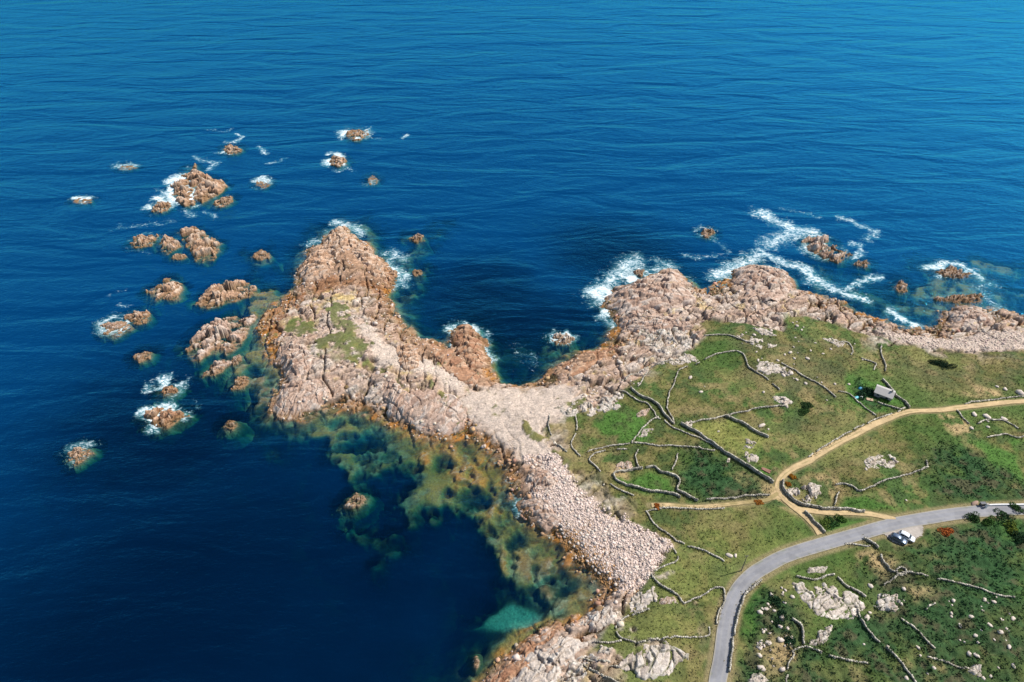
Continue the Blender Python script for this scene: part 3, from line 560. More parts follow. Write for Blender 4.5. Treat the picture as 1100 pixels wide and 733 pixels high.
for nme, arr in (('depth', depth), ('foam', foam), ('dark_water', dark_w)):
    a = o.data.attributes.new(nme, 'FLOAT', 'POINT'); a.data.foreach_set('value', arr.astype(np.float32).ravel())
tag(o, kind='structure')
m = o.data.materials[0]; m.use_nodes = True; nt = m.node_tree; nt.nodes.clear(); L = nt.links.new
out = nd(nt, 'ShaderNodeOutputMaterial'); geo = nd(nt, 'ShaderNodeNewGeometry')
def mth(op, a, b=None, clamp=False):
    n = nd(nt, 'ShaderNodeMath', operation=op); n.use_clamp = clamp
    for i, v in enumerate((a, b)):
        if v is None: continue
        if isinstance(v, (int, float)): n.inputs[i].default_value = v
        else: L(v, n.inputs[i])
    return n.outputs[0]
dA = nd(nt, 'ShaderNodeAttribute', attribute_name='depth').outputs['Fac']; fA = nd(nt, 'ShaderNodeAttribute', attribute_name='foam').outputs['Fac']
ABS = (.42, .145, .155)
tr = nd(nt, 'ShaderNodeCombineXYZ')
for i, k in enumerate(ABS): L(mth('EXPONENT', mth('MULTIPLY', dA, -k*1.25)), tr.inputs[i])
body = mth('SUBTRACT', 1.0, mth('EXPONENT', mth('MULTIPLY', dA, -.17)))
def mapn(rot, sc):
    mp = nd(nt, 'ShaderNodeMapping'); mp.inputs['Rotation'].default_value = (0, 0, R(rot)); mp.inputs['Scale'].default_value = sc; L(geo.outputs['Position'], mp.inputs['Vector']); return mp.outputs[0]
def noi(vec, sc, det, ro=.55, dis=0.):
    n = nd(nt, 'ShaderNodeTexNoise', Scale=sc, Detail=det, Roughness=ro, Distortion=dis); L(vec, n.inputs['Vector']); return n.outputs['Fac']
swell = noi(mapn(-12, (.019, .058, 1)), 1.0, 3.0, .5, .6)
chop = noi(mapn(28, (.22, .42, 1)), 1.0, 3.0, .6, .3)
rip = noi(mapn(-32, (.5, 1.5, 1)), 1.0, 4.0, .65)
hgt = mth('ADD', mth('ADD', mth('MULTIPLY', swell, 5.2), mth('MULTIPLY', chop, .6)), mth('MULTIPLY', rip, .42))
bp = nd(nt, 'ShaderNodeBump', Strength=1.0, Distance=.42); L(hgt, bp.inputs['Height'])
tp = nd(nt, 'ShaderNodeBsdfTransparent'); L(tr.outputs[0], tp.inputs['Color'])
dark_a = nd(nt, 'ShaderNodeAttribute', attribute_name='dark_water').outputs['Fac']
big = mth('ADD', mth('SUBTRACT', 1.0, dark_a), mth('MULTIPLY', mth('SUBTRACT', noi(mapn(15, (.012, .03, 1)), 1.0, 3.0), .5), .35), True)
dc = nd(nt, 'ShaderNodeMix', data_type='RGBA'); dc.inputs[6].default_value = (.0001, .0055, .022, 1); dc.inputs[7].default_value = (.0003, .030, .105, 1); L(big, dc.inputs[0])
dcs = nd(nt, 'ShaderNodeVectorMath', operation='MULTIPLY'); L(dc.outputs[2], dcs.inputs[0]); L(body, dcs.inputs[1])
df = nd(nt, 'ShaderNodeBsdfDiffuse'); L(dcs.outputs[0], df.inputs['Color'])
ad = nd(nt, 'ShaderNodeAddShader'); L(tp.outputs[0], ad.inputs[0]); L(df.outputs[0], ad.inputs[1])
gl = nd(nt, 'ShaderNodeBsdfGlossy', Roughness=.07); gl.inputs['Color'].default_value = (.06, .59, .97, 1); L(bp.outputs[0], gl.inputs['Normal'])
dt = nd(nt, 'ShaderNodeVectorMath', operation='DOT_PRODUCT'); L(bp.outputs[0], dt.inputs[0]); L(geo.outputs['Incoming'], dt.inputs[1])
cosv = mth('ABSOLUTE', dt.outputs['Value'])
fres = mth('MINIMUM', mth('ADD', .022, mth('MULTIPLY', mth('POWER', mth('SUBTRACT', 1.0, cosv, True), 3.5), 1.5)), .75)
mx = nd(nt, 'ShaderNodeMixShader'); L(fres, mx.inputs[0]); L(ad.outputs[0], mx.inputs[1]); L(gl.outputs[0], mx.inputs[2])
fn = noi(mapn(20, (1, 1.5, 1)), .42, 9.0, .72, 1.6)
ff = mth('MULTIPLY', mth('ADD', mth('MULTIPLY', fA, 1.0), mth('SUBTRACT', mth('MULTIPLY', fn, 3.2), 2.2)), 1.35, True)
ff = mth('MULTIPLY', ff, mth('MULTIPLY', fA, 6.0, True))
fd = nd(nt, 'ShaderNodeBsdfDiffuse'); fd.inputs['Color'].default_value = (.80, .84, .86, 1)
# milky aerated water around the foam
mk = nd(nt, 'ShaderNodeBsdfDiffuse'); mk.inputs['Color'].default_value = (.10, .40, .46, 1)
mf = mth('MULTIPLY', mth('ADD', mth('MULTIPLY', fA, 1.0), mth('SUBTRACT', mth('MULTIPLY', fn, 1.6), 1.1)), 1.0, True)
mf = mth('MULTIPLY', mf, mth('MULTIPLY', fA, 6.0, True))
mx1 = nd(nt, 'ShaderNodeMixShader'); L(mth('MULTIPLY', mf, .75), mx1.inputs[0]); L(mx.outputs[0], mx1.inputs[1]); L(mk.outputs[0], mx1.inputs[2])
mx2 = nd(nt, 'ShaderNodeMixShader'); L(ff, mx2.inputs[0]); L(mx1.outputs[0], mx2.inputs[1]); L(fd.outputs[0], mx2.inputs[2]); L(mx2.outputs[0], out.inputs['Surface'])

# ------------------------------------------------------------------ loose stones
def ico(sub, seed, flat=.7, amp=.3):
    bm = bmesh.new(); bmesh.ops.create_icosphere(bm, subdivisions=sub, radius=1); r = random.Random(seed)
    for v in bm.verts:
        k = 1+r.uniform(-amp, amp*.6); v.co = Vector((v.co.x*k, v.co.y*k, v.co.z*k*flat))
    V = np.array([v.co for v in bm.verts], np.float32); F = np.array([[v.index for v in f.verts] for f in bm.faces], np.int32); bm.free(); return V, F
VAR = [ico(1, k, rng.uniform(.5, .9), .42) for k in range(14)]
def scatter(name, pts, size, cols, m):
    Vs, Fs, Cs = [], [], []; n = 0
    for (x, y, z), s, c in zip(pts, size, cols):
        v, f = VAR[random.randrange(14)]; a = random.uniform(0, 6.28); ca, sa = math.cos(a), math.sin(a); e = random.uniform(.7, 1.35)
        q = v*np.array([s*e, s, s], np.float32); q = np.stack([q[:, 0]*ca-q[:, 1]*sa+x, q[:, 0]*sa+q[:, 1]*ca+y, q[:, 2]+z], -1)
        Vs.append(q); Fs.append(f+n); Cs.append(np.repeat(np.array(c, np.float32)[None], len(v), 0)); n += len(v)
    return mesh(name, np.concatenate(Vs), np.concatenate(Fs), m, np.concatenate(Cs))
def place(n, box, prob):
    x = rng.uniform(box[0], box[1], n); y = rng.uniform(box[2], box[3], n); k = rng.random(n) < prob(x, y); return x[k], y[k]
def stonecol(k, pale, dk=.35):
    b = np.array(pale)*rng.uniform(.72, 1.18, (k, 1)); return b*np.array([1, 1, 1])+rng.normal(0, .012, (k, 3))
bW = np.array(atp(PEB[1])); box = (bW[:, 0].min()-4, bW[:, 0].max()+4, bW[:, 1].min()-4, bW[:, 1].max()+4)
x, y = place(62000, box, lambda x, y: (PEBG(x, y) > .5-.47*rng.random(x.shape))*.95)
sz = np.clip(rng.lognormal(-1.95, .50, len(x)), .08, .46); z = HT(x, y)
tcol = np.array([.67, .54, .47])*rng.uniform(.55, 1.15, (len(x), 1)); wet = sst(2.5, 1.2, z+rng.normal(0, .5, len(x)))[:, None]; tcol = tcol+(np.array([.34, .19, .08])-tcol)*wet
order = np.argsort(-sz); big_i = order[:150]; rest = order[150:]
tag(scatter('beach_boulders', np.stack([x, y, z+sz*.15], -1)[rest], sz[rest], tcol[rest], M_STONE), 'countless pale rounded boulders covering the boulder beach below the fields', 'boulders', kind='stuff')
VB = [ico(1, 50+k, .66, .30) for k in range(6)]; bprot = []
for k, (v, f) in enumerate(VB):
    me_o = mesh('boulder', v, f, M_STONE, np.array([[.58, .50, .43]], np.float32).repeat(len(v), 0)*(1-.03*k), link=False); bprot.append(me_o.data); bpy.data.objects.remove(me_o)
def boulder(x, y, s, label, group, z=None, e=1.0, k=None):
    o = bpy.data.objects.new('boulder', bprot[random.randrange(6) if k is None else k]); COL.objects.link(o); zz = float(HT(x, y)) if z is None else z
    o.location = (x, y, zz+s*.22); o.scale = (s*e, s, s*.9); o.rotation_euler = (0, 0, random.uniform(0, 6.28)); return tag(o, label, 'boulder', group)
for i in big_i: boulder(x[i], y[i], sz[i]*1.05, 'large pale boulder among the stones of the boulder beach', 'large boulders on the boulder beach', e=random.uniform(.9, 1.3))
# shingle on the isthmus, the ridge and the right hand beach
def shingle(nm, poly, n, mu, label, pale):
    W = np.array(atp(poly)); b = (W[:, 0].min()-2, W[:, 0].max()+2, W[:, 1].min()-2, W[:, 1].max()+2)
    x, y = place(n, b, lambda x, y: (PEBG(x, y) > .4)*1.0); s = np.clip(rng.lognormal(mu, .4, len(x)), .07, .5)
    tag(scatter(nm, np.stack([x, y, HT(x, y)+s*.1], -1), s, stonecol(len(x), pale), M_STONE), label, 'stones', kind='stuff')
shingle('shingle', PEB[0], 12000, -2.5, 'pale shingle across the isthmus beach', (.57, .47, .395))
W3 = [p for p in PEB[2] if p[0] < 1130]; shingle('shingle', PEB[2][:5]+PEB[2][7:], 6000, -1.6, 'pale pink stones of the storm beach on the right hand shore', (.55, .44, .37))
shingle('shingle', PEB[3], 3500, -1.9, 'pale stones on the landward slope of the headland', (.56, .48, .40))
# brown shore rubble between the tide marks and on rock shelves
x, y = place(60000, (-125, 218, 70, 298), lambda x, y: (ROCKG(x, y) > .6)*((HT(x, y) > -.3) & (HT(x, y) < 2.3) & (np.abs(SDW(x, y)) < 11))*.75)
sz = np.clip(rng.lognormal(-1.15, .5, len(x)), .14, .95); z = HT(x, y); k = len(x)
cc = stonecol(k, (.42, .26, .16)); cc = np.where((rng.random(k) < .35)[:, None], stonecol(k, (.52, .42, .34)), cc); cc = np.where((rng.random(k) < .2)[:, None], stonecol(k, (.22, .14, .08)), cc)
tag(scatter('shore_rubble', np.stack([x, y, z+sz*.15], -1), sz, np.clip(cc, .02, 1), M_STONE), 'countless brown stones strewn between the tide marks round the shore', 'stones', kind='stuff')
x, y = place(16000, (-115, 218, 70, 298), lambda x, y: (ROCKG(x, y) > .7)*((HT(x, y) > 2.0) & (SDW(x, y) > 3) & (SDW(x, y) < 30) & (PEBG(x, y) < .3))*.6)
sz = np.clip(rng.lognormal(-1.1, .5, len(x)), .15, 1.0)
tag(scatter('rock_rubble', np.stack([x, y, HT(x, y)+sz*.1], -1), sz, stonecol(len(x), (.54, .45, .38)), M_STONE), 'countless broken granite lumps on the rock shelves above the tide', 'stones', kind='stuff')
BLD = [(1073,681,.9,'biggest of the white boulders in the dark scrub at lower right',1.3),(1080,677,.6,'white boulder touching the biggest one in the dark scrub',1),(1041,703,.8,'white boulder above the triangular pale rock at bottom right',1.3),(1088,716,.7,'white boulder near the right edge at the bottom',1.6),(932,663,1.0,'long white boulder at the right end of the largest flat outcrop',1.6),
 (970,634,.8,'round boulder just above the tooth-shaped outcrop',1),(936,629,1.0,'grey boulder between the zigzag wall and the tooth-shaped outcrop',1.2),(1042,664,.8,'white boulder in the open scrub left of the biggest one',1.3),(1043,461,1.0,'round white boulder at the foot of a short wall below the dirt track',1),(1061,459,.9,'pale boulder in the green hollow by the right edge, lower of two',1.2),
 (1061,453,.6,'pale boulder in the green hollow by the right edge, upper of two',1.2),(1046,446,1.1,'white boulder just below the dirt track, leftmost of its row',1.5),(1060,448,1.4,'wide white boulder below the dirt track, middle of its row',1.5),(1078,450,1.2,'white boulder below the dirt track, rightmost of its row',1.5),(1095,422,1.7,'big white boulder above the dirt track at the right edge',1.3),
 (1080,418,1.0,'white boulder above the dirt track beside the big one',1.4),(1071,415,.8,'small white boulder above the dirt track, left of the others',1.3),(820,423,.7,'small white boulder in the upper pasture near the slab outcrop',1.3),(753,421,.9,'white boulder in the middle of the upper pasture',1.4),(757,415,.4,'tiny white boulder beside the one amid the upper pasture',1),
 (742,405,.9,'pale boulder pair marking the upper pasture, near the bent wall',1.6),(897,413,.7,'pale boulder left of the garden plot',1.2),(912,413,.7,'white boulder at the top left corner of the garden plot',1.2),(782,495,.8,'long white boulder in the dark bracken field by the long wall',2.2),(973,538,.5,'lone white boulder in the turf above the lane',1),
 (1063,526,.35,'tiny white boulder in the dark scrub above the lane',1),(888,430,.5,'pale boulder in pasture left of the hut garden',1.2),(935,657,.6,'small pale boulder below the zigzag wall end',1.2),(954,694,.5,'small pale boulder beside the long crooked wall',1.1),(928,692,.5,'pinkish boulder left of the long crooked wall',1.1),
 (1083,680,.4,'small white boulder right of the biggest one in scrub',1),(1076,668,.35,'tiny pale boulder above the biggest one in scrub',1),(1064,726,.6,'white boulder right of the triangular pale rock',1.1),(1056,729,.7,'white boulder under the triangular pale rock',1.1),(1084,660,.4,'small white boulder in scrub near the right edge',1),
 (772,463,.5,'flat pale stone in the yellow green field',1.5),(818,458,.9,'long pale rock in turf beyond the straight pasture wall',2.4),(825,462,.5,'pale stone beside the long rock beyond the pasture wall',1.4),(783,597,.9,'low pale rock in turf left of the lane bend',1.8),(790,597,.7,'low pinkish rock beside the pale one at the lane bend',1.5),(930,505,.7,'pale stone below the low white outcrop in the big field',1.2)]
for px, py, s, l, e in BLD: boulder(*at(px, py), s*.72, l, 'white boulders in the turf', e=e)

def strew(poly, n, lab, grp, smin=.30, smax=.85):
    W = np.array(atp(poly)); k = 0
    while k < n:
        p = (random.uniform(W[:, 0].min(), W[:, 0].max()), random.uniform(W[:, 1].min(), W[:, 1].max()))
        if poly_sd(W, np.array([p[0]]), np.array([p[1]]))[0] < 0 or vnoise(np.array([p[0]/7]), np.array([p[1]/7]), 3)[0] < .45 or float(FLAT(*p)) > .1: continue
        boulder(*p, smin+(smax-smin)*random.random()**2.5, lab, grp, e=random.uniform(.9, 1.7)); k += 1
strew([(770,346),(850,342),(905,352),(930,384),(900,420),(840,410),(790,380)], 60, 'small pale stone strewn over the stony pasture between hut and shore', 'stones in the upper pasture')
strew([(812,632),(850,625),(856,690),(840,725),(812,722)], 45, 'small pale stone in the rough ground right of the roadside wall', 'stones beside the roadside wall')
strew([(930,640),(1095,640),(1095,730),(900,730)], 32, 'small white stone scattered through the dark lower scrub', 'stones in the lower scrub', .25, .6)
strew([(660,380),(700,395),(680,425),(640,425),(610,440)], 30, 'small pale stone between shore rocks and the uppermost turf', 'stones at the turf edge')

# ------------------------------------------------------------------ dry stone walls
WALLS = [([(677,420),(687,427),(699,432),(708,438),(714,446),(720,452),(725,456)],1.3,'stone wall along the upper side of the bank above the walled triangle'),
 ([(732,456),(738,460.5),(747,465),(760,473),(770.5,480.5),(783,488.5),(794,496),(806,504),(818.5,512.5),(831,520)],1.6,'longest straight stone wall, running down to the track bend with a dark shaded side'),
 ([(666,420),(677,427),(685,432),(694,435),(701,442),(707,449.5),(714,452),(721,459),(731,464),(744,469),(760,475),(775,484)],.8,'low stone wall along the lower side of the bank'),
 ([(707,449.5),(701,452.5),(694,457),(688,463),(683,470),(679,476)],.9,'slanting stone wall closing the left of the walled triangle'),
 ([(679,476),(689,477),(701,478),(714,480),(728,481),(747,481.5),(760,484),(768,484)],.9,'straight stone wall closing the bottom of the walled triangle'),
 ([(632,486),(640,483),(652,480),(664.5,478.7),(677,477)],.8,'low stone wall curving left from the corner of the walled triangle'),
 ([(644,506.6),(638,500),(633,495.5),(637,489.5),(649,484.5),(673.5,483)],.9,'hooked stone wall on the left above the oval paddock'),
 ([(684.7,484),(683,492),(687,504)],1.0,'short upright stone wall joining the oval paddock from above'),
 ([(659,510),(664,506.6),(681,504.7),(700.7,502),(708,506.6),(722.8,511.5),(729,517.7),(726.5,526),(732.6,531),(749.8,538)],1.2,'wavy stone wall round the upper side of the oval paddock'),
 ([(659,510),(661.4,516.5),(678.6,523),(698,527.5),(720,530),(730,535)],1.2,'stone wall round the lower side of the oval paddock'),
 ([(728,489),(725,497),(722.8,505.4)],.9,'short leaning stone wall at the left of the dark bracken field'),
 ([(649,521.4),(654,521),(666,527.5),(680,533.7)],.9,'short loose stone wall below the oval paddock'),
 ([(694.5,549.6),(710.5,546.5),(735,546),(757,547.5),(777,546)],.7,'low stone edging along the lower side of the footpath'),
 ([(759.6,537),(784,536),(808.7,533.7),(826,532.4)],.8,'low overgrown stone wall at the bottom of the dark bracken field'),
 ([(694.5,550),(703,563),(718,574),(735,582.8)],.7,'broken stone wall slanting down beside the boulder beach'),
 ([(740,586.4),(752,590),(769.4,598.7),(777,603.6)],.8,'broken stone wall above the field beside the lane bend'),
 ([(724,590),(728,600),(716,607),(704,614)],.7,'tumbled stone wall along the lower end of the boulder beach'),
 ([(700.7,617),(703,624.5),(713,632),(725,639),(734.5,648.5)],1.1,'stone wall on the left side of the field below the boulder beach'),
 ([(734.5,648.5),(753.5,640),(765,633),(773.6,631),(778,634),(777,646),(771,658),(769,670)],1.0,'looping stone wall that turns down beside the lane'),
 ([(696.7,655.6),(673,662.7),(662.5,672),(662.5,681.6),(670.7,687.5),(687,690),(718,685)],1.0,'curved stone wall round the lower left field corner'),
 ([(640,687.5),(654,691),(668,688.7)],.8,'short stone wall running left from the curved field corner'),
 ([(628,708),(640,711),(652,713.5),(665,718)],.9,'short stone wall left of the domed outcrop'),
 ([(628,715),(640,722),(659,731),(672,738)],.9,'stone wall slanting out through the bottom edge'),
 ([(817,625),(805.5,633),(800,640),(795.5,650),(791,668),(789,684)],1.5,'roadside stone wall casting a dark strip, upper length'),
 ([(787.3,687),(785.4,710),(784,722.5)],1.5,'roadside stone wall casting a dark strip, lower length'),
 ([(856.5,620),(875.5,621.5),(895.5,616.7),(908.5,627.4),(922.7,635.6),(937,645)],1.1,'zigzag stone wall above the largest flat outcrop'),
 ([(850.6,668.7),(860,676),(862.5,692)],1.3,'short curved stone wall at the left below the largest flat outcrop'),
 ([(843.5,736),(846,716),(851.8,704),(850.6,700.6),(866,697),(882.5,703)],1.1,'stone wall with a knobbed corner reaching the bottom edge'),
 ([(890.8,705.4),(911,710),(931,714)],.9,'short straight stone wall in the lower scrub'),
 ([(922.7,654.5),(924,661.6),(932,674.6),(941.6,687.6),(953.5,699.5),(967.6,713.6),(981.8,731),(988,740)],1.1,'long crooked stone wall crossing the lower scrub to the bottom edge'),
 ([(968.8,664),(979.5,673.5),(991,686.5),(1003,697)],.9,'stone wall right of and parallel to the long crooked one'),
 ([(998,706.5),(1015,710.8),(1029,716),(1041,718)],.7,'tumbled stone wall leading to the triangular pale rock'),
 ([(1006.6,623.8),(1029,628.5),(1052.7,634.5),(1071.6,640),(1088,642.7)],.9,'long thin stone wall crossing the scrub at right'),
 ([(928.6,579),(941.6,588.4),(947.5,600),(955.8,612),(962,615.5)],1.2,'stone wall dropping from the parked cars to a round sheepfold'),
 ([(951,628.5),(958,621.5),(970,616.7),(981.8,618),(994.8,621.5)],1.0,'stone wall passing under the round sheepfold'),
 ([(962,614),(966,611.5),(971,612.5),(972,616),(967,618.5),(962,617)],1.1,'tiny round stone sheepfold where walls meet'),
 ([(996,655.7),(1003,648.6)],.7,'very short stone wall right of the tooth-shaped outcrop'),
 ([(908.5,585.5),(920,586),(934.5,586.5)],.6,'low stone edging just below the lane'),
 ([(840.7,517.5),(839.6,523),(843.5,530.5),(850.5,537),(861.5,542),(872.4,544.5),(885.5,547),(898.6,547),(915,548.5),(929,550)],1.5,'curved stone wall at the track bend with a dark shaded face'),
 ([(907,518.5),(904,525),(898.6,535),(896,542)],1.1,'leaning stone wall at the right of the enclosed outcrop'),
 ([(898.6,519.6),(908,519.6),(916,523),(924,528),(939.6,522.4),(962.5,513.4),(980,508),(995.6,503)],1.0,'stone wall rising gently across the big field above the lane'),
 ([(995,497),(996,503)],.8,'stub of stone wall at the end of the gently rising one'),
 ([(865,551),(871.3,558),(880,566.6),(886.6,573)],1.3,'short dark stone wall between the track and the green triangle'),
 ([(869.5,491),(901.4,471),(938,451.5),(955,445),(973,439.5)],.8,'low stone wall along the upper edge of the dirt track'),
 ([(1036.4,434),(1061,430),(1098,426),(1130,423)],.7,'low stone wall above the dirt track near the right edge'),
 ([(945.6,372),(948,384),(951.7,392.8),(951.7,401.4)],1.1,'crooked stone wall coming down from the shore to the hut garden'),
 ([(949,407.7),(954.5,414),(960,423),(965.5,428.6),(972,433),(976,439.5)],1.3,'stone wall behind the hut with a dark shaded side'),
 ([(943.6,433),(954.5,436.4),(967,441)],1.0,'short stone wall in front of the hut'),
 ([(902,420),(911,423),(920,430),(930,438),(942,446)],.7,'low stone wall along the left side of the hut garden'),
 ([(756.7,361.7),(770,361),(783,361.7),(795.5,366.8),(808,371)],.9,'topmost stone wall beside the stepped white slabs'),
 ([(670.7,410),(681,401.6),(701.4,393.4),(724,387.3)],.9,'pale stone wall along the edge of the shore rocks'),
 ([(748.5,390.4),(762.8,383.2),(779,379),(795.5,380),(803.7,393.4),(812,400.6),(824,408.8),(836.5,421)],1.0,'arched stone wall over the top of the upper pasture'),
 ([(738,393.4),(728,398.6),(725,410),(718.8,424),(716.7,438.5),(725,455)],1.0,'bent stone wall down the left of the upper pasture'),
 ([(694,401.6),(689,412),(685,418)],.9,'short stone wall between the shore rocks and the bank'),
 ([(693,391.4),(692,384)],.8,'stub of stone wall among the shore rocks'),
 ([(742,455),(762.8,450.7),(779,446.7),(799.6,442.6),(820,439.5),(842.6,437.4)],1.0,'stone wall along the bottom of the upper pasture'),
 ([(780,447.5),(795.5,454.8),(810,463),(825,471)],1.3,'straight dark sided wall right of the yellow green field'),
 ([(840,391.6),(864.5,405),(882,415),(899,427)],.9,'stone wall slanting across the stony pasture left of the hut'),
 ([(901.4,368),(911,369.5),(915,376),(915,382)],.8,'hooked stone wall near the upper shore'),
 ([(926,386),(940.7,390),(939,397)],.9,'angular ruined stone wall above the hut garden'),
 ([(1028.6,442),(1031.4,448),(1039.6,456.4)],.9,'short stone wall dropping from the dirt track'),
 ([(1050,455),(1060,451.5),(1071,451),(1082,453.3),(1094,461)],.9,'stone wall round the top of the green hollow at the right edge'),
 ([(1060,470),(1071,467.3),(1080.5,466.6),(1094,470.7),(1104,466)],.8,'stone wall round the bottom of the green hollow at the right edge'),
 ([(590,446.8),(588.6,459),(591.4,467)],.8,'short stone wall where the isthmus meets the turf'),
 ([(618.6,448),(620,461.8),(614.5,478),(622.7,490.5)],.9,'upright stone wall in the turf at the landward end of the isthmus'),
 ([(595.5,472.7),(602,479),(609,485)],.7,'low tumbled wall at the top of the sandy beach'),
 ([(720,686),(740,685.5),(761,683.5),(763,675)],.5,'low dark turf covered wall beside the lane')]
WPTS = []
BOXV = np.array([[-1,-1,-1],[1,-1,-1],[1,1,-1],[-1,1,-1],[-1,-1,1],[1,-1,1],[1,1,1],[-1,1,1]], np.float32)*.5
BOXF = np.array([[4,5,6,7],[0,1,5,4],[1,2,6,5],[2,3,7,6],[3,0,4,7],[3,2,1,0]])
def wall(P, h, label, w=.6, base_col=(.37, .34, .28), white=False):
    h = h*.55 if h < 1.2 else h*.72; gapn = random.random()*50
    Q = resample(P, .5); T = np.gradient(Q, axis=0); Vs, Fs, Cs = [], [], []; n = 0; org = np.array([*Q[len(Q)//2], 0.])
    hv = h*(.72+.5*fbm(Q[:, 0], Q[:, 1], 5, 3, 77)) if not white else np.full(len(Q), h)
    wob = (fbm(Q[:, 0], Q[:, 1], 3, 3, 78)-.5)*1.1 if not white else Q[:, 0]*0
    for i, (q, t) in enumerate(zip(Q, T)):
        t = t/np.linalg.norm(t); nn = np.array([-t[1], t[0]]); q = q+nn*wob[i]; z0 = float(HT(*q))-.15; courses = max(1, int(round(hv[i]/.32)))
        if h < .9 and vnoise(np.array([i*.17+gapn]), np.array([gapn]))[0] > .85: continue
        if not white and random.random() < .12: courses = max(1, courses-1)
        for c in range(courses):
            hh = (hv[i]+.15)/courses; tp_ = 1-.22*c/courses
            for side in ((0,) if (c == courses-1 or h < .75) else (-1, 1)):
                ww = w*tp_*(1.0 if side == 0 else .55)*random.uniform(.85, 1.2); ll = random.uniform(.42, .68); off = side*w*.25*tp_+random.uniform(-.05, .05)
                b = BOXV*np.array([ll, ww, hh*random.uniform(.95, 1.25)], np.float32); b = b+np.random.RandomState(i*37+c*5+side+2).uniform(-.05, .05, (8, 3))
                an = math.atan2(t[1], t[0])+random.uniform(-.15, .15); ca, sa = math.cos(an), math.sin(an); cx, cy = q+nn*off
                bb = np.stack([b[:, 0]*ca-b[:, 1]*sa+cx, b[:, 0]*sa+b[:, 1]*ca+cy, b[:, 2]+z0+hh*(c+.5)], -1)-org
                k = random.uniform(.55, 1.45); Vs.append(bb); Fs.append(BOXF+n); n += 8; Cs.append(np.tile(np.array(base_col)*k, (8, 1)))
    WPTS.append(Q)
    o = mesh('dry_stone_wall', np.concatenate(Vs), np.concatenate(Fs), M_STONE, np.concatenate(Cs)); o.location = org
    return tag(o, label, 'stone wall', 'dry stone field walls')
for P, h, l in WALLS: wall(atp(P), h, l, w=.30 if h < 1.2 else .38)

# ------------------------------------------------------------------ plants
def leaves(n, cx, cy, cz, rx, ry, rz, size, c, lumps=5):
    """leaf clusters through a lumpy volume"""
    ctr = rng.normal(0, .45, (lumps, 3)); ctr[:, 2] = np.abs(ctr[:, 2])*.6; k = rng.integers(0, lumps, n)
    p = rng.normal(0, 1, (n, 3)); p /= np.linalg.norm(p, axis=1)[:, None]; p *= rng.uniform(.55, 1, (n, 1))**.5*.6; p = p+ctr[k]; p[:, 2] = np.abs(p[:, 2])
    p = p*np.array([rx, ry, rz])+np.array([cx, cy, cz])
    a = rng.normal(0, 1, (n, 3)); a /= np.linalg.norm(a, axis=1)[:, None]; b = np.cross(a, rng.normal(0, 1, (n, 3))); b /= np.linalg.norm(b, axis=1)[:, None]; s = size*rng.uniform(.6, 1.3, (n, 1))
    V = np.stack([p-a*s, p+b*s*.55, p+a*s, p-b*s*.55], 1).reshape(-1, 3); F = np.arange(4*n).reshape(-1, 4)
    col = np.repeat(np.array(c)*rng.uniform(.6, 1.4, (n, 1))*np.array([1, 1, 1]), 4, 0); return V, F, col
M_STEM = plain('woody_stem', (.10, .07, .045), .9)
def shrub(px, py, w, h, c, label, n=900, group=None, asp=1.0, cat='shrub'):
    n = int(n*1.8); h = h*.7; w = w*(.78 if px > 1040 else 1); c = tuple(v*1.15 for v in c)
    x, y = at(px, py); z = float(HT(x, y)); o = empty('shrub', (x, y, z)); tag(o, label, cat, group)
    V, F, col = leaves(n, 0, 0, .1, w*asp, w, h, .14+.02*w, c, 8); mesh('foliage', V, F, M_LEAF, col, o)
    bm = bmesh.new()
    for k in range(5):
        a = k*1.3; r = bmesh.ops.create_cone(bm, cap_ends=True, segments=6, radius1=.06, radius2=.02, depth=h*.8)
        for v in r['verts']:
            t = (v.co.z+h*.4)/(h*.8); v.co.x += math.cos(a)*t*w*.5; v.co.y += math.sin(a)*t*w*.5; v.co.z += h*.4-.1
    me = bpy.data.meshes.new('stem'); bm.to_mesh(me); bm.free(); me.materials.append(M_STEM); so = bpy.data.objects.new('stem', me); COL.objects.link(so); so.parent = o
shrub(1016,574, 1.35, 1.2, (.34, .10, .025), 'rusty orange shrub in the green scrub right of the parked cars', asp=1.5)
shrub(1008,390, 1.8, 1.5, (.015, .035, .016), 'dark bush pair in the open heath, left one', asp=1.4, group='dark heath bushes'); shrub(1018,393, 1.8, 1.4, (.014, .033, .016), 'dark bush pair in the open heath, right one', asp=1.5, group='dark heath bushes')
